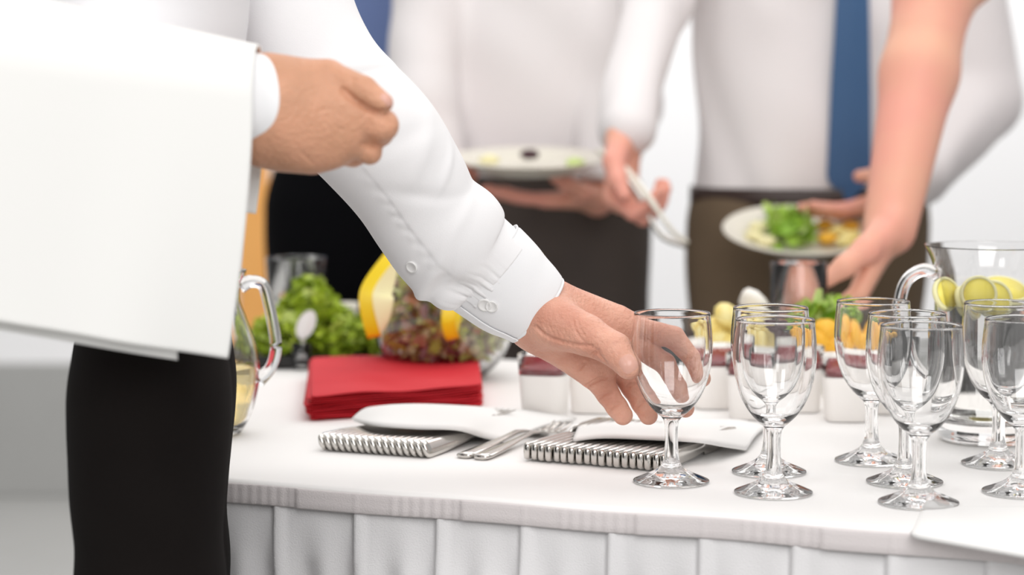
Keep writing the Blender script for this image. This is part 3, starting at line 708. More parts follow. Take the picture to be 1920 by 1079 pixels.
def make_person(B, name_label, arms, shirt_m, trouser_m, skin_m, hair_m, seed, sleeves=(True, True), belt=False, tie=False, res=.006, tw=.155, pw=.160, psq=.66, tsq=.66, dispamp=.004, waist=.955, extra=None, sleeve_r=(.062, .056, .054, .042)):
    root = empty('person', tuple(B.o)); tag(root, name_label, 'person')
    def par(o): o.parent = root; o.matrix_parent_inverse = Matrix.Translation(-Vector(root.location)); return o
    sc = B.sc; sk = Field(); up_ = np.array([0, 0, 1.])
    # torso, head, legs: one skin
    sk.cap(B.L(0, 0, .98), B.L(0, 0, 1.28), .115*sc, .12*sc, .03, (B.f, .65)).cap(B.L(-.10, 0, 1.38), B.L(.10, 0, 1.38), .05, .05, .05)
    sk.cap(B.L(0, 0, 1.40), B.L(0, .02, 1.55), .052*sc, .05*sc, .03)
    sk.ell(B.L(0, .025, 1.665), (.078*sc, .095*sc, .118*sc), np.stack([B.l, B.f, up_], 1), .02).cap(B.L(0, .06, 1.60), B.L(0, .085, 1.565), .045*sc, .03*sc, .03)
    sk.cap(B.L(0, .112, 1.67), B.L(0, .135, 1.635), .009*sc, .014*sc, .012).cap(B.L(-.018, .108, 1.592), B.L(.018, .108, 1.592), .007, .007, .006)
    for e in (-1, 1): sk.ell(B.L(e*.08, .01, 1.655), (.012*sc, .022*sc, .033*sc), np.stack([B.l, B.f, up_], 1), .006).cap(B.L(e*.015, .115, 1.695), B.L(e*.045, .105, 1.695), .008, .008, .008)
    for e in (-1, 1):
        sk.cap(B.L(e*.09, 0, .92), B.L(e*.10, .01, .50), .07*sc, .05*sc, .03).cap(B.L(e*.10, .01, .50), B.L(e*.11, -.02, .08), .048*sc, .034*sc, .02)
        sk.cap(B.L(e*.11, -.03, .045), B.L(e*.12, .14, .035), .032*sc, .028*sc, .02)
    sh = Field(); sh.cap(B.L(0, 0, .93), B.L(0, 0, 1.27), tw*sc, (tw+.005)*sc, .03, (B.f, tsq))
    for e in (-1, 1): sh.cap(B.L(0, 0, 1.44), B.L(e*.155, 0, 1.41), .06*sc, .06*sc, .05)
    for side, a in arms.items():
        e = 1 if side == 'L' else -1; S_ = B.L(e*.175, 0, 1.40) if a.get('sh') is None else np.asarray(a['sh']); E_, W_ = map(np.asarray, (a['el'], a['wr']))
        sk.chain([S_, E_, W_], [.047*sc, .042*sc, a.get('wrr', .027)], .02); r0, r1, r2, r3 = sleeve_r
        if a.get('bare'):
            sk.chain([S_, E_, E_+(W_-E_)*.35, W_], [.052, a.get('elr', .046), a.get('elr', .046)*1.0, .029], .02)
            mid = S_+(E_-S_)*.55; sh.cap(S_, mid, r0, r0, .03); dd = unit(E_-S_); sh.planes.append(None) if False else None
        else:
            sh.cap(S_, E_, r0, r1, .03); cend = W_-unit(W_-E_)*.02; sh.cap(E_, cend, r2, r3, .02)
        if a.get('hand'): hand_prims(sk, W_, *a['hand'])
    if dispamp: sh.disp = fold_disp(seed, dispamp)
    sh.planes.append((B.L(0, 0, waist), np.array([0, 0, -1.])))
    body = par(sdfmesh('body', [sk.build(.0048)], M[skin_m] if isinstance(skin_m, str) else skin_m))
    V, F_ = sh.build(res); V = smoothV(V, F_, 1); so = par(sdfmesh('shirt', [(V, F_)], M[shirt_m]))
    tr_ = Field(); tr_.cap(B.L(0, 0, .84), B.L(0, 0, 1.02), pw*sc, (tw-.004)*sc, .02, (B.f, psq))
    for e in (-1, 1): tr_.cap(B.L(e*.085, 0, .88), B.L(e*.10, .01, .5), .098*sc, .076*sc, .03).cap(B.L(e*.10, .01, .5), B.L(e*.11, -.01, .06), .072*sc, .066*sc, .02)
    tr_.planes += [(B.L(0, 0, waist+.012), np.array([0, 0, 1.])), (np.array([0, 0, .055]), np.array([0, 0, -1.]))]; tr_.disp = fold_disp(seed+5, .003, 10)
    par(sdfmesh('trousers', [tr_.build(.009)], M[trouser_m]))
    for e in (-1, 1):
        q = Field(); q.cap(B.L(e*.11, -.035, .05), B.L(e*.12, .15, .042), .043, .040, .02).planes.append((np.array([0, 0, .002]), np.array([0, 0, -1.]))); par(sdfmesh('shoe', [q.build(.008)], M['shoe']))
    h = Field(); h.ell(B.L(0, .008, 1.69), (.086*sc, .100*sc, .112*sc), np.stack([B.l, B.f, up_], 1)); h.planes.append((B.L(0, .07, 1.70), unit(B.f-up_*.6))); h.planes.append((B.L(0, 0, 1.62), -up_))
    par(sdfmesh('hair', [h.build(.007)], M[hair_m]))
    for e in (-1, 1):
        q = Field(); q.ell(B.L(e*.031, .102, 1.672), (.013, .011, .011)); ey = par(sdfmesh('eye', [q.build(.004)], M['button'])); q = Field(); q.ell(B.L(e*.031, .1105, 1.672), (.0055, .0055, .0055)); pu = par(sdfmesh('pupil', [q.build(.002)], M['hair'])); pu.parent = ey; pu.matrix_parent_inverse = Matrix.Identity(4)
    if belt:
        V = []; F_ = []; n = 64; sqf = psq
        for z, o_ in ((-.019, 0), (-.019, .004), (.019, .004), (.019, 0)):
            for j in range(n):
                a = 2*math.pi*j/n; V.append(B.L(0, 0, waist)+np.array([0, 0, z])+(B.l*math.cos(a)*(tw+.006+o_)+B.f*math.sin(a)*((tw+.006)*max(sqf, tsq)+o_+.002))*sc)
        for i in range(3):
            for j in range(n): F_.append((i*n+j, i*n+(j+1) % n, (i+1)*n+(j+1) % n, (i+1)*n+j))
        par(mesh('belt', V, F_, M['belt']))
    if tie:
        V = []; F_ = []; rows_ = [(.925, .002), (.955, .031), (.965, .034), (1.10, .030), (1.25, .024), (1.40, .016), (1.44, .014)]
        yy = [.112, .1115, .1115, .116, .124, .122, .108]
        for (z, hw), f_ in zip(rows_, yy):
            f_ = f_+B.dt if hasattr(B, 'dt') else f_
            for l_, g in ((-hw, .000), (0, .003), (hw, .000), (hw, -.004), (-hw, -.004)): V.append(B.L(l_+B.tl if hasattr(B, 'tl') else l_, f_+g, z))
        for i in range(len(rows_)-1):
            for j in range(5): F_.append((i*5+j, i*5+(j+1) % 5, (i+1)*5+(j+1) % 5, (i+1)*5+j))
        F_.append((0, 1, 2, 3, 4)); F_.append(tuple(range((len(rows_)-1)*5, len(rows_)*5)))
        par(mesh('tie', V, F_, M['tie'], smooth=False))
    return root, par, so
DOWN = -math.pi/2
X_ = np.array([1., 0, 0]); Y_ = np.array([0, 1., 0]); Z_ = np.array([0, 0, 1.])
# A: blue shirt, black trousers (far)
BA = Body(P(690, 500, 3.95)[0], 3.95, DOWN, 1.0)
make_person(BA, 'person in a blue shirt and black trousers standing furthest back behind the waiter', {
    'R': dict(el=BA.L(-.22, -.10, 1.14), wr=BA.L(-.08, -.20, .98), hand=(X_, Y_, Z_)),
    'L': dict(el=BA.L(.22, -.10, 1.14), wr=BA.L(.10, -.20, .94), hand=(-X_, Y_, Z_))}, 'blueshirt', 'gblack', 'gskin', 'hair', 11, tw=.165, pw=.172)
# B: white shirt, charcoal trousers, holds plate
BB = Body(P(1012, 500, 3.60)[0], 3.60, DOWN, 1.0)
make_person(BB, 'person in a white shirt and charcoal trousers holding a plate, middle of the photo', {
    'R': dict(sh=P(800, -130, 3.58), el=P(790, 185, 3.50), wr=P(838, 340, 3.46), hand=(-Y_*.9-X_*.2, Z_, X_)),
    'L': dict(sh=P(1165, -130, 3.58), el=P(1165, 200, 3.52), wr=P(1120, 374, 3.40), hand=(-X_*.95-Y_*.4, Z_, -Y_*1.0+X_*.1, (.1, .1, .1)))}, 'gshirt', 'grey', 'gskin', 'hair', 12, tw=.152, pw=.155, dispamp=.009)
# C: blue tie, brown trousers, holds plate and tongs
BC = Body(P(1512, 500, 3.45)[0], 3.45, DOWN, 1.0); BC.tl = .048/1.0; BC.dt = .004
make_person(BC, 'person in white shirt, blue tie and brown trousers holding a plate of salad', {
    'R': dict(sh=P(1275, -190, 3.43), el=P(1232, 10, 3.30), wr=P(1170, 262, 3.12), hand=(-Z_*.9-X_*.05-Y_*.3, X_*.6-Y_*.3, -Y_*.8-X_*.5, (.9, 1.1, .5), 1.05)),
    'L': dict(sh=P(1800, -200, 3.45), el=P(1845, 190, 3.40), wr=P(1725, 335, 3.24), hand=(-X_*.9-Z_*.45-Y_*.2, Z_, -Y_+Z_*.3, (.2, .3, .2)))}, 'gshirt', 'brown', 'gskin', 'hair', 13, belt=True, tie=True, tw=.176, pw=.186, psq=.62, tsq=.60, waist=.925, dispamp=.009)
# D: bare forearm reaching down from the right
BD = Body(.97, 3.06, DOWN-.1, 1.0)
make_person(BD, 'person with a bare forearm reaching down to the buffet from the right', {
    'R': dict(el=P(1752, -10, 2.88), wr=P(1668, 430, 2.72), wrr=.028, elr=.047, bare=True, hand=(-Z_*.8-X_*.42-Y_*.25, -Y_*.2-X_*.8, -Y_*1.0-X_*.2, (.45, .7, .5), 1.12)),
    'L': dict(el=BD.L(.24, .02, 1.14), wr=BD.L(.22, .16, .95), hand=(-Z_, -X_, -Y_))}, 'gshirt', 'gblack', 'gskin', 'hair', 14)

# plates held by guests
def plate(px, py, Y, r, tilt, lab):
    p = P(px, py, Y); g = empty('dinner_plate', tuple(p)); g.rotation_euler = (math.radians(tilt), 0, 0); tag(g, lab, 'plate')
    lathe('plate_dish', catmull([(0, -.001), (r*.5, -.001), (r*.62, .001), (r*.8, .012), (r, .020), (r+.001, .022), (r-.002, .0225), (r*.78, .016), (r*.6, .006), (0, .005)], 60), M['plate'], g, 64); return g
def on_plate(g, x, y, z):
    a = g.rotation_euler[0]; return np.array([g.location[0]+x, g.location[1]+y*math.cos(a)-z*math.sin(a), g.location[2]+y*math.sin(a)+z*math.cos(a)])
pA = plate(992, 322, 3.30, .118, 6, 'cream plate held by the middle guest above charcoal trousers')
pB = plate(1500, 456, 3.20, .112, 15, 'cream plate of salad held in front of the blue tie')
lv = [on_plate(pB, x, y, z) for x, y, z in zip(rng.uniform(-.045, .02, 70), rng.uniform(-.05, .05, 70), rng.uniform(.012, .045, 70))]
o = leaves('lettuce_leaves', np.array(lv), .014, M['lettuce'], 21, curl=.2); tag(o, 'green lettuce in the middle of the plate held before the blue tie', 'lettuce', kind='stuff')
def blob(p, r, m, nm, lab, cat, gp=None, flat=.6):
    bm = bmesh.new(); bmesh.ops.create_icosphere(bm, subdivisions=2, radius=r); q = np.random.default_rng(int(abs(p[0])*9999))
    for v in bm.verts: v.co = Vector((v.co.x*q.uniform(.85, 1.15), v.co.y*q.uniform(.85, 1.15), v.co.z*flat*q.uniform(.85, 1.1)))
    me = bpy.data.meshes.new(nm); bm.to_mesh(me); bm.free(); o = link(nm, me, m); o.location = tuple(p); return tag(o, lab, cat, gp)
for k, (x, y) in enumerate([(.035, -.03), (.055, 0), (.04, .03), (.07, -.02), (.075, .025), (.06, -.045)]):
    blob(on_plate(pB, x, y, .018), .015, M['pine'] if k % 2 else M['orange'], 'fruit_piece', ['orange fruit piece touching the lettuce at its front on the blue-tie guest plate', 'yellow fruit piece in the centre of the fruit on the blue-tie guest plate', 'orange fruit piece touching the lettuce at its back on the blue-tie guest plate', 'yellow fruit piece rightmost on the blue-tie guest plate', 'orange fruit piece rightmost, at the back of the blue-tie guest plate', 'yellow fruit piece nearest the front rim of the blue-tie guest plate'][k], 'fruit', 'yellow fruit on the held plate' if k % 2 else 'orange fruit on the held plate')
for k, (x, y) in enumerate([(-.07, -.02), (-.06, .02), (-.055, -.045)]):
    blob(on_plate(pB, x, y, .018), .015, M['melonflesh'], 'potato_piece', ['pale food piece leftmost on the plate held before the blue tie', 'pale food piece at the back left of the plate held before the blue tie', 'pale food piece at the front left of the plate held before the blue tie'][k], 'food', 'pale pieces on the held plate')
blob(on_plate(pA, .0, .0, .026), .016, M['berry'], 'beet_slice', 'dark food piece in the middle of the plate held by the middle guest', 'food', None, .5)
blob(on_plate(pA, -.06, .0, .018), .016, M['melonflesh'], 'potato_piece', 'pale food piece at the left of the plate held by the middle guest', 'food', None, .5)
blob(on_plate(pA, .068, -.03, .018), .015, M['lettuce'], 'lettuce_piece', 'green food piece at the right of the plate held by the middle guest', 'lettuce', None, .5)
# tongs
tg_ = empty('serving_tongs', tuple(P(1200, 370, 3.05))); tag(tg_, 'pale serving tongs held by the guest with the blue tie', 'tongs')
def rel(o, pts): return [np.asarray(p)-np.array(o.location) for p in pts]
tube('tong_arm', rel(tg_, [P(1122, 282, 3.10), P(1160, 320, 3.08), P(1200, 372, 3.05), P(1222, 415, 3.04), P(1245, 445, 3.03), P(1288, 462, 3.02)]), [.004, .005, .006, .004, .005, .004], M['steel'], tg_, 10, 6)
tube('tong_arm', rel(tg_, [P(1122, 282, 3.10), P(1165, 310, 3.06), P(1212, 365, 3.02), P(1240, 405, 3.0), P(1262, 435, 3.0), P(1288, 455, 3.01)]), [.004, .005, .005, .0035, .0035, .004], M['plate'], tg_, 10, 6)

#@@WAITER
# ================================================================ WAITER
waiter = empty('person', (-.30, 1.76, 0)); tag(waiter, 'waiter in white shirt and black trousers reaching for a wine glass', 'person')
def wpar(o, p=None):
    p = p or waiter; o.parent = p; o.matrix_parent_inverse = Matrix.Translation(-Vector(waiter.location)) if p is waiter else Matrix.Identity(4); return o
z3 = lambda x, y, Y: P(940+x/3.27, 500+y/3.27, Y)
z2 = lambda x, y, Y: P(440+x/3.6, 60+y/3.6, Y-.08)
YA = np.array([0, 1., 0])
hl = Field()   # reaching hand (left)
hl.cap(P(866, 478, 1.938), z3(235, 275, 1.948), .031, .0285, .02, (YA, .8))
hl.cap(z3(250, 235, 1.955), z3(700, 335, 1.966), .024, .0145, .012, (YA, .85)).cap(z3(250, 265, 1.955), z3(720, 400, 1.970), .025, .0155, .012, (YA, .85))
hl.cap(z3(250, 330, 1.95), z3(665, 540, 1.968), .026, .0155, .012, (YA, .85)).cap(z3(225, 335, 1.945), z3(560, 635, 1.957), .025, .0165, .012, (YA, .85))
hl.cap(z3(330, 350, 1.93), z3(520, 420, 1.914), .024, .0180, .010).chain([z3(520, 420, 1.914), z3(695, 510, 1.898), z3(780, 612, 1.886)], [.0176, .0146, .0116], .004)
hl.chain([z3(720, 340, 1.968), z3(1060, 440, 1.974), z3(1180, 565, 1.967), z3(1232, 688, 1.956)], [.0135, .0100, .0088, .0078], .003)
hl.chain([z3(740, 450, 1.972), z3(1000, 600, 1.976), z3(1085, 760, 1.962), z3(1128, 872, 1.948)], [.0135, .0102, .0092, .0082], .003)
hl.chain([z3(690, 575, 1.968), z3(805, 745, 1.962), z3(862, 840, 1.955), z3(902, 915, 1.948)], [.0125, .0098, .0093, .0085], .003)
hl.chain([z3(575, 655, 1.957), z3(655, 785, 1.950), z3(708, 862, 1.945), z3(745, 913, 1.940)], [.0140, .0102, .0095, .0090], .003)
hl.cap(z3(560, 560, 1.955), z3(640, 590, 1.957), .016, .014, .01)
def z3p(l): return [(940+x/3.27, 500+y/3.27) for x, y in l]
hl.groove(z3p([(215, 375), (255, 415), (300, 440), (360, 460), (430, 478), (500, 487), (550, 490)]), .0016)
hl.groove(z3p([(560, 490), (600, 540), (640, 590), (672, 630), (700, 655)]), .0010)
hl.groove(z3p([(430, 688), (470, 640), (510, 590), (550, 550), (590, 515)]), .0013)
hl.groove(z3p([(520, 738), (560, 712), (600, 692), (640, 680)]), .0015)
hl.groove(z3p([(590, 815), (615, 790), (645, 775), (675, 770)]), .0013); hl.groove(z3p([(655, 885), (680, 858), (705, 842), (730, 838)]), .0013)
hl.groove(z3p([(765, 750), (790, 730), (815, 720), (840, 718)]), .0013); hl.groove(z3p([(830, 860), (855, 838), (880, 825), (905, 822)]), .0013)
hl.groove(z3p([(440, 320), (445, 360), (460, 400), (485, 440), (520, 475)]), .0007); hl.groove(z3p([(465, 310), (475, 360), (500, 410), (530, 450)]), .0005)
hl.groove(z3p([(680, 480), (700, 470), (725, 468), (745, 475)]), .0006); hl.groove(z3p([(665, 500), (690, 488), (715, 485)]), .0005)
for q in range(6): hl.groove(z3p([(230+q*30, 345+q*6), (245+q*30, 375+q*8), (262+q*31, 405+q*9)]), .0005)
hl.commit()
hr = Field()   # near fist (right)
hr.cap(P(330, 190, 1.605), z2(140, 505, 1.698), .030, .0335, .02, (YA, .72))
hr.cap(z2(140, 505, 1.698), z2(300, 500, 1.700), .0335, .0335, .02, (YA, .72))
hr.cap(z2(230, 430, 1.702), z2(720, 475, 1.697), .0235, .0170, .014, (YA, .8)).cap(z2(230, 520, 1.700), z2(750, 590, 1.696), .028, .0165, .014, (YA, .8))
hr.cap(z2(230, 600, 1.702), z2(720, 700, 1.698), .026, .0155, .014, (YA, .8)).cap(z2(250, 670, 1.706), z2(640, 790, 1.703), .024, .0150, .014, (YA, .8))
hr.cap(z2(330, 780, 1.712), z2(520, 820, 1.712), .0165, .0150, .012)
hr.chain([z2(280, 385, 1.708), z2(630, 308, 1.704)], [.0175, .0142], .012)
THUMB = len(hr.pr)
hr.chain([z2(740, 500, 1.697), z2(995, 630, 1.698), z2(915, 640, 1.728), z2(830, 600, 1.732)], [.0150, .0122, .0105, .009], .004)
hr.chain([z2(750, 600, 1.698), z2(970, 672, 1.708), z2(880, 690, 1.736), z2(800, 650, 1.738)], [.0140, .0118, .0105, .009], .003)
hr.chain([z2(720, 715, 1.700), z2(912, 815, 1.708), z2(850, 800, 1.735), z2(770, 760, 1.738)], [.0140, .0086, .0085, .008], .004)
hr.chain([z2(640, 800, 1.705), z2(800, 838, 1.722), z2(750, 820, 1.742), z2(690, 780, 1.742)], [.0125, .0080, .008, .007], .004)
hr.pr = [tuple(list(q[:3])+[q[3]*.953, q[4]*.953]+list(q[5:])) for q in hr.pr]
hr.chain([z2(640, 310, 1.702), z2(870, 392, 1.690), z2(1000, 478, 1.686)], [.0132, .0108, .0080], .0018)
hr.pr[-2:] = [tuple(list(q[:3])+[q[3]*.97, q[4]*.97]+list(q[5:])) for q in hr.pr[-2:]]
def z2p(l): return [(440+x/3.6, 60+y/3.6) for x, y in l]
hr.groove(z2p([(735, 395), (775, 435), (820, 465), (860, 490), (900, 515), (945, 532), (1000, 538), (1045, 530)]), .0019, 1.3)
hr.groove(z2p([(858, 760), (890, 762), (930, 768), (975, 772)]), .0012, 1.3)
hr.groove(z2p([(560, 540), (590, 520), (640, 520)]), .0006, 1.3); hr.groove(z2p([(690, 640), (720, 660), (760, 664)]), .0006, 1.3)
hr.groove(z2p([(905, 595), (915, 625), (912, 660)]), .0007, 1.3); hr.groove(z2p([(925, 600), (935, 630), (930, 665)]), .0006, 1.3)
hr.groove(z2p([(790, 300), (800, 325), (795, 350)]), .0006, 1.3); hr.groove(z2p([(870, 320), (885, 345), (885, 370)]), .0006, 1.3)
hr.groove(z2p([(1015, 590), (1035, 600), (1050, 620)]), .0006, 1.3)
hr.groove(z2p([(450, 815), (490, 850), (520, 885)]), .0006, 1.3)
hr.commit()
SHL = np.array([-.27, 1.93, 1.40]); ELL = P(640, 185, 1.905); SHR = np.array([-.33, 1.60, 1.40]); ELR = np.array([-.425, 1.575, 1.115])
bd = Field(); WB = Body(-.300, 1.765, 0.0, 1.0, lean=0.0)
def wl(l, f, z): return np.array([-.300+f, 1.765+l, z])
bd.cap(wl(0, 0, .90), wl(0, .0, 1.25), .09, .10, .03, (np.array([1., 0, 0]), .55)).cap(SHL+[0, -.05, 0], SHR+[.03, .05, 0], .045, .045, .05)
bd.cap((-.27, 1.775, 1.40), (-.22, 1.775, 1.56), .052, .05, .03).ell((-.185, 1.775, 1.665), (.095, .078, .118), None, .02).cap((-.14, 1.775, 1.60), (-.115, 1.775, 1.565), .045, .03, .03)
bd.cap((-.095, 1.775, 1.67), (-.072, 1.775, 1.635), .009, .014, .012).cap((-.098, 1.757, 1.592), (-.098, 1.793, 1.592), .007, .007, .006)
for e in (-1, 1): bd.ell((-.20, 1.775+e*.08, 1.655), (.022, .012, .033), None, .006).cap((-.095, 1.775+e*.015, 1.695), (-.105, 1.775+e*.045, 1.695), .008, .008, .008)
bd.cap(SHL, ELL, .042, .034, .02).cap(ELL, P(900, 460, 1.94), .038, .022, .02); bd.cap(SHR, ELR, .046, .040, .02).cap(ELR, P(440, 192, 1.617), .036, .027, .02)
for e in (-1, 1):
    bd.cap(wl(e*.065, .016, .86), wl(e*.070, .022, .5), .036, .038, .012).cap(wl(e*.070, .022, .5), wl(e*.075, .022, .08), .036, .030, .02).cap(wl(e*.075, .01, .045), wl(e*.085, .17, .038), .028, .028, .02)
body = wpar(sdfmesh('body', [bd.build(.006), hl.build(.0012), hr.build(.0012)], [M['skin'], M['skin2']], matidx=[0, 1, 0]))
def nail(f, px, py, tip, w, l, t0=1.4):
    p = f.surf(px, py, t0)
    if p is None: return
    e = 1e-4; g = np.array([f.ev((p+np.eye(3)[i]*e)[None])[0]-f.ev((p-np.eye(3)[i]*e)[None])[0] for i in range(3)]); n = unit(g)
    d = unit(np.asarray(tip)-n*(np.asarray(tip)@n)); s_ = np.cross(n, d); V = []; F_ = []; N = 12
    for i in range(N+1):
        for j in range(N+1):
            u, v = i/N*2-1, j/N*2-1; r = max(abs(u), abs(v)); q = (abs(u)**3.2+abs(v)**3.2)**(1/3.2)+1e-9; k = r/q; u2, v2 = u*k, v*k; rim = r > .99
            q3 = p+d*v2*l+s_*u2*w
            # settle on the skin
            for _ in range(4):
                dv = f.ev(q3[None])[0]; q3 = q3-n*dv*.9
            V.append(q3+n*(-.0001 if rim else .0004))
    for i in range(N):
        for j in range(N): F_.append((i*(N+1)+j, (i+1)*(N+1)+j, (i+1)*(N+1)+j+1, i*(N+1)+j+1))
    o = mesh('fingernail', V, F_, M['nail']); o.parent = body; return o
nail(hl, 940+778/3.27, 500+592/3.27, z3(782, 618, 1.887)-z3(695, 510, 1.898), .0074, .0078)
nail(hr, 440+1032/3.6, 60+452/3.6, z2(1000, 482, 1.69)-z2(880, 400, 1.694), .0035, .0055, 1.3)
# hair, eyes
h = Field(); h.ell((-.20, 1.775, 1.69), (.100, .086, .112)); h.planes += [(np.array([-.13, 1.775, 1.70]), unit([1, 0, -.6])), (np.array([-.2, 1.775, 1.62]), np.array([0, 0, -1.]))]
wpar(sdfmesh('hair', [h.build(.006)], M['hair']))
for e in (-1, 1):
    q = Field(); q.ell((-.103, 1.775+e*.031, 1.672), (.011, .013, .011)); ey = wpar(sdfmesh('eye', [q.build(.003)], M['button'])); q = Field(); q.ell((-.0945, 1.775+e*.031, 1.672), (.0055, .0055, .0055)); pu = sdfmesh('pupil', [q.build(.002)], M['hair']); pu.parent = ey
# torso shirt
ts_ = Field(); XA = np.array([1., 0, 0])
ts_.cap((-.322, 1.770, .96), (-.316, 1.770, 1.06), .125, .135, .03, (XA, .60)).cap((-.308, 1.770, 1.17), (-.300, 1.765, 1.30), .142, .155, .03, (XA, .68))
ts_.cap(SHL+[0, -.03, 0], SHR+[.03, .03, 0], .065, .065, .06).cap(SHR, ELR, .064, .054, .03).cap(ELR, P(430, 192, 1.615), .052, .036, .02).cap(SHL, SHL+(ELL-SHL)*.45, .066, .062, .03)
ts_.planes.append((np.array([0, 0, .965]), np.array([0, 0, -1.]))); ts_.disp = fold_disp(31, .0022, 12)
V, F_ = ts_.build(.005); wpar(sdfmesh('shirt', [(smoothV(V, F_, 1), F_)], M['jacket']))
# trousers
tr_ = Field(); xa = (XA, .56)
def tx(px): return (px-960)/4100*TY
ctr = lambda pl, pr: (tx(pl)+tx(pr))/2
def tz_(py): return P(960, py, 1.765)[2]
for e in (-1, 1):
    TY = 1.700 if e < 0 else 1.80
    secs = [(560, 150, 412), (700, 132, 416), (745, 126, 421), (820, 126, 414), (900, 128, 405), (1079, 132, 408), (1500, 165, 408), (2000, 190, 395), (2640, 210, 385)]
    for (y0, l0, r0_), (y1, l1, r1_) in zip(secs[:-1], secs[1:]):
        f_ = .78
        ra = (tx(r0_)-tx(l0))/2/f_; rb = (tx(r1_)-tx(l1))/2/f_
        tr_.cap((ctr(l0, r0_), 1.766+e*.058, tz_(y0)), (ctr(l1, r1_), 1.766+e*.066, tz_(y1)), ra, rb, .012, (XA, f_))
tr_.planes += [(np.array([0, 0, .985]), Z_), (np.array([0, 0, .06]), -Z_)]; tr_.disp = fold_disp(33, .0010, 11)
V, F_ = tr_.build(.005); wpar(sdfmesh('trousers', [(smoothV(V, F_, 2), F_)], M['black']))
for e in (-1, 1):
    q = Field(); q.cap(wl(e*.075, -.005, .05), wl(e*.085, .19, .042), .043, .040, .02).planes.append((np.array([0, 0, .002]), -Z_)); wpar(sdfmesh('shoe', [q.build(.007)], M['shoe']))
# reaching sleeve: lofted tube with folds
def loft(name, secs, m, fn=None, nt=220, na=200, a0=0, a1=2*math.pi, parent=None):
    """secs: (px,py,Y, half px, depth factor)"""
    A = catmull([list(P(s_[0], s_[1], s_[2]))+[s_[3]/4100*s_[2], s_[4]] for s_ in secs], nt)
    C, R, D = A[:, :3], A[:, 3], A[:, 4]; tg = np.gradient(C, axis=0)
    for _ in range(12): tg[1:-1] = .5*tg[1:-1]+.25*(tg[2:]+tg[:-2])
    tg /= np.linalg.norm(tg, axis=1)[:, None]; V = []; F_ = []
    full = abs(a1-a0-2*math.pi) < 1e-6
    th = a0+(a1-a0)*np.arange(na if full else na+1)/na; k = len(th)
    for i in range(nt):
        t = i/(nt-1); e1 = unit(np.cross(YA, tg[i]))
        if e1[2] < 0: e1 = -e1
        e2 = np.cross(e1, tg[i]); e2 = e2 if e2[1] < 0 else -e2
        r = R[i]+(fn(t, th) if fn else 0); cs, sn = np.cos(th), np.sin(th)
        V.append(C[i]+np.outer(r*cs, e1)+np.outer(r*sn*D[i], e2))
    V = np.concatenate(V)
    for i in range(nt-1):
        for j in range(na):
            j2 = (j+1) % k; F_.append((i*k+j, (i+1)*k+j, (i+1)*k+j2, i*k+j2))
    o = mesh(name, V, F_, m); md = o.modifiers.new('thick', 'SOLIDIFY'); md.thickness = .0009; md.offset = -1; return o
rad = math.radians
def g1(x, c, w): return np.exp(-((x-c)/w)**2)
def sleeve_fn(t, th):
    a = np.degrees(th); r = 0
    r = r+.0010*np.where(a < 112, 1, 0)*g1(t, .66, .30)*np.clip((112-a)/3, 0, 1)*(a > 20)            # placket step
    r = r+.0009*g1(a, 116, 4.5)*np.sin(t*170)*(g1(t, .62, .17))                                        # puckered stitching
    r = r+.0030*np.sin(th*1.0+t*15)*g1(t, .45, .3)*.5
    r = r+.0035*np.sin(2*th+t*11+1)*.5*(t < .98)
    # gathers into the cuff
    gth = g1(a, 120, 30)*np.clip((t-.80)/.16, 0, 1)
    r = r+gth*(.0020*np.sin(a*.62+t*8)+.0014*np.sin(a*1.05+2))
    # pouch fold below the placket
    r = r+.0065*g1(a, 150+ (t-.8)*-60, 16)*g1(t, .82, .07)-.0070*g1(a, 118, 14)*g1(t, .83, .06)-.006*g1(a, 178, 12)*g1(t, .77, .05)
    r = r+.0040*g1(t-.0012*(a-120), .735, .018)*g1(a, 140, 38)-.0030*g1(t-.0012*(a-120), .765, .02)*g1(a, 140, 34)
    # elbow creases
    r = r-.0025*g1(t+.0006*(a-90), .33, .010)*g1(a, 70, 50)+.0018*g1(t+.0006*(a-90), .30, .02)*g1(a, 70, 50)
    r = r+.0026*g1(t-.0011*(a-60), .50, .018)*g1(a, 60, 30)-.0026*g1(t+.0016*(a-60), .60, .022)*g1(a, 80, 28)+.0022*g1(t-.0005*(a-60), .68, .018)*g1(a, 70, 30)
    r = r+.0024*g1(t+.0008*(a-90), .40, .012)*g1(a, 85, 22)-.0022*g1(t+.0003*(a-90), .46, .014)*g1(a, 65, 26)+.002*g1(t-.0014*(a-50), .56, .012)*g1(a, 45, 20)
    return r
secs = [(400, -380, 1.945, 150, .9), (512, -90, 1.925, 120, .9), (553, 28, 1.912, 110, .88), (596, 115, 1.908, 112, .88), (645, 193, 1.905, 124, .85), (708, 268, 1.905, 122, .8), (763, 345, 1.912, 109, .8), (800, 402, 1.918, 103, .8), (842, 447, 1.925, 113, .78), (875, 480, 1.932, 107, .75), (905, 499, 1.936, 96, .73), (930, 520, 1.938, 91, .73)]
wpar(loft('sleeve', secs, M['shirt'], sleeve_fn))
def cuff_fn(t, th):
    a = np.degrees(th); return .0013-.0032*np.clip((a-0)/360, 0, 1)*0+.0022*np.clip(1-(a+205)/60, 0, 1)+.0006*np.cos(2*th+1)-.0008*g1(t, .06, .02)-.0006*g1(t, .94, .015)
csecs = [(905, 497, 1.936, 94, .72), (930, 518, 1.938, 91, .73), (958, 542, 1.941, 86, .76), (985, 562, 1.944, 78, .8), (1008, 581, 1.947, 70, .84)]
cf = wpar(loft('cuff', csecs, M['cuff'], cuff_fn, nt=70, na=220, a0=rad(-215), a1=rad(168)))
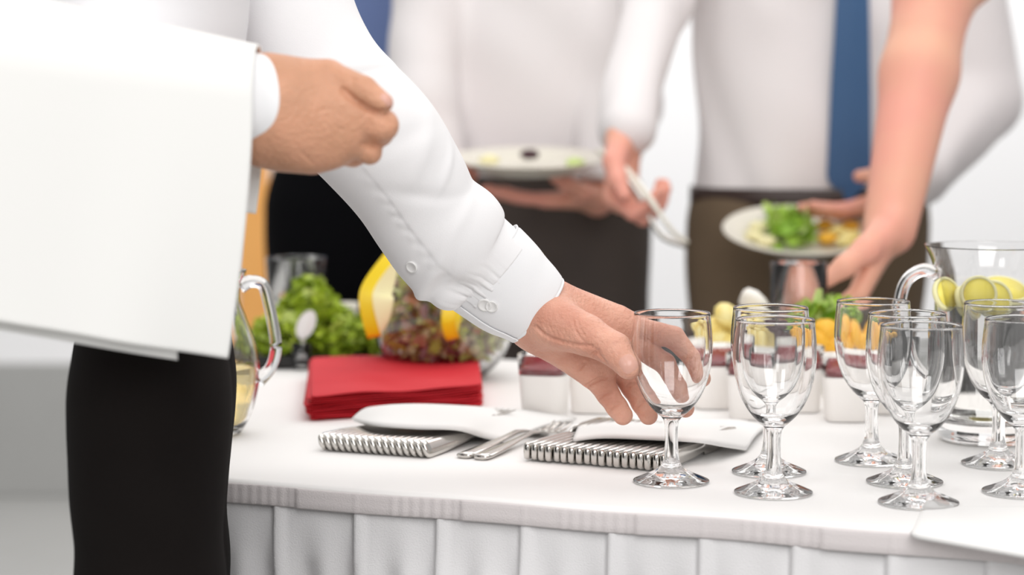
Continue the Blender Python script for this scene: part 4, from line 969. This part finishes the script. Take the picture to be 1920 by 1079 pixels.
def button(px, py, Yg, rr, tiltn, parent):
    p = np.asarray(Yg, float); n = unit(tiltn); b = lathe('button', [(0, .0), (rr*.6, .0), (rr*.72, .0006), (rr*.85, .0010), (rr, .0006), (rr, -.0008), (rr*.8, -.0012), (0, -.0012)], M['button'], None, 28)
    q = Vector(n).to_track_quat('Z', 'Y'); b.rotation_euler = q.to_euler(); b.location = tuple(p); bpy.context.view_layer.update()
    b.parent = parent; return b
def on_loft(o, px, py):
    """nearest point of object mesh seen along the pixel ray"""
    from mathutils.bvhtree import BVHTree
    bv = BVHTree.FromPolygons([v.co.copy() for v in o.data.vertices], [tuple(p.vertices) for p in o.data.polygons])
    r = ray(px, py); h_, n_, i_, d_ = bv.ray_cast(Vector((0, 0, CAMZ)), Vector(r).normalized())
    if n_ is not None and n_.dot(Vector(r)) > 0: n_ = -n_
    return h_, n_
for o_, px, py, rr in ((cf, 909, 571, .0062), (cf, 922, 574, .0056)):
    h_, n_ = on_loft(o_, px, py)
    if h_ is not None: button(px, py, np.array(h_)+np.array(n_)*.0014, rr, np.array(n_), cf)
sl = [o for o in COL.objects if o.name == 'sleeve'][0]
h_, n_ = on_loft(sl, 773, 500)
if h_ is not None: button(773, 500, np.array(h_)+np.array(n_)*.0016, .0055, np.array(n_), sl)
# near cuff
nsec = [(350, 180, 1.592, 94, .8), (400, 186, 1.60, 91, .8), (450, 190, 1.610, 88, .8), (485, 193, 1.617, 89, .84), (507, 194, 1.622, 88, .86)]
wpar(loft('cuff', nsec, M['cuff'], lambda t, th: .0005*np.cos(3*th)-.0007*g1(t, .95, .012), nt=50, na=120))
# towel over near forearm
def towel(x0f, x1f, ztop, ybias, zb, m, name, n=90, k=140, yb=0.0):
    V = []; F_ = []
    for i in range(n+1):
        u = i/n; c = P(-60, 120, 1.565)*(1-u)+P(486, 190, 1.613)*u     # forearm axis
        rr = (.058*(1-u)+.0405*u)+yb
        top = c[2]
        for j in range(k+1):
            v = j/k; zl, zr = zb; zbot = zl*(1-u)+zr*u; Lf = top-zbot; La = math.pi*rr; Lb = .085; s_ = v*(Lf+La+Lb)
            if s_ < Lf: y, z = -rr, zbot+s_; q = (Lf-s_)/Lf
            elif s_ < Lf+La: a = (s_-Lf)/rr; y, z = -rr*math.cos(a), top+rr*math.sin(a); q = 0
            else: y, z = rr, top-(s_-Lf-La); q = (s_-Lf-La)/Lb*.55
            x = c[0]
            # right edge drifts left towards the hem
            x -= u*(.020*q**1.6)
            y += .004*q*math.sin(5*u+1.5*q)+.0016*q*math.sin(14*u+2)
            V.append((x, c[1]+y, z))
    for i in range(n):
        for j in range(k): F_.append((i*(k+1)+j, (i+1)*(k+1)+j, (i+1)*(k+1)+j+1, i*(k+1)+j+1))
    return mesh(name, V, F_, m)
tw_ = empty('serving_towel', tuple(P(300, 200, 1.61))); tag(tw_, 'large folded white towel draped over the waiter\'s near forearm', 'towel')
zL = P(-60, 590, 1.510)[2]; zR = P(425, 673, 1.572)[2]
t1 = towel(0, 1, 0, 0, (zL, zR), M['towel'], 'upper_layer'); md = t1.modifiers.new('t', 'SOLIDIFY'); md.thickness = .0022; md.offset = 0
# under layer: flat inner fold, hem lower and ending earlier
V = []; F_ = []
A0 = P(-60, 610, 1.521); A1 = P(332, 675, 1.566); 
for i in range(41):
    u = i/40; b = A0*(1-u)+A1*u
    for j in range(13):
        v = j/12; V.append((b[0], b[1]+.0022*math.sin(6*u), b[2]+v*.16))
for i in range(40):
    for j in range(12): F_.append((i*13+j, (i+1)*13+j, (i+1)*13+j+1, i*13+j+1))
t2 = mesh('under_layer', V, F_, M['towel']); md = t2.modifiers.new('t', 'SOLIDIFY'); md.thickness = .0045; md.offset = 0
for t_ in (t1, t2): t_.parent = tw_; t_.matrix_parent_inverse = Matrix.Translation(-Vector(tw_.location))
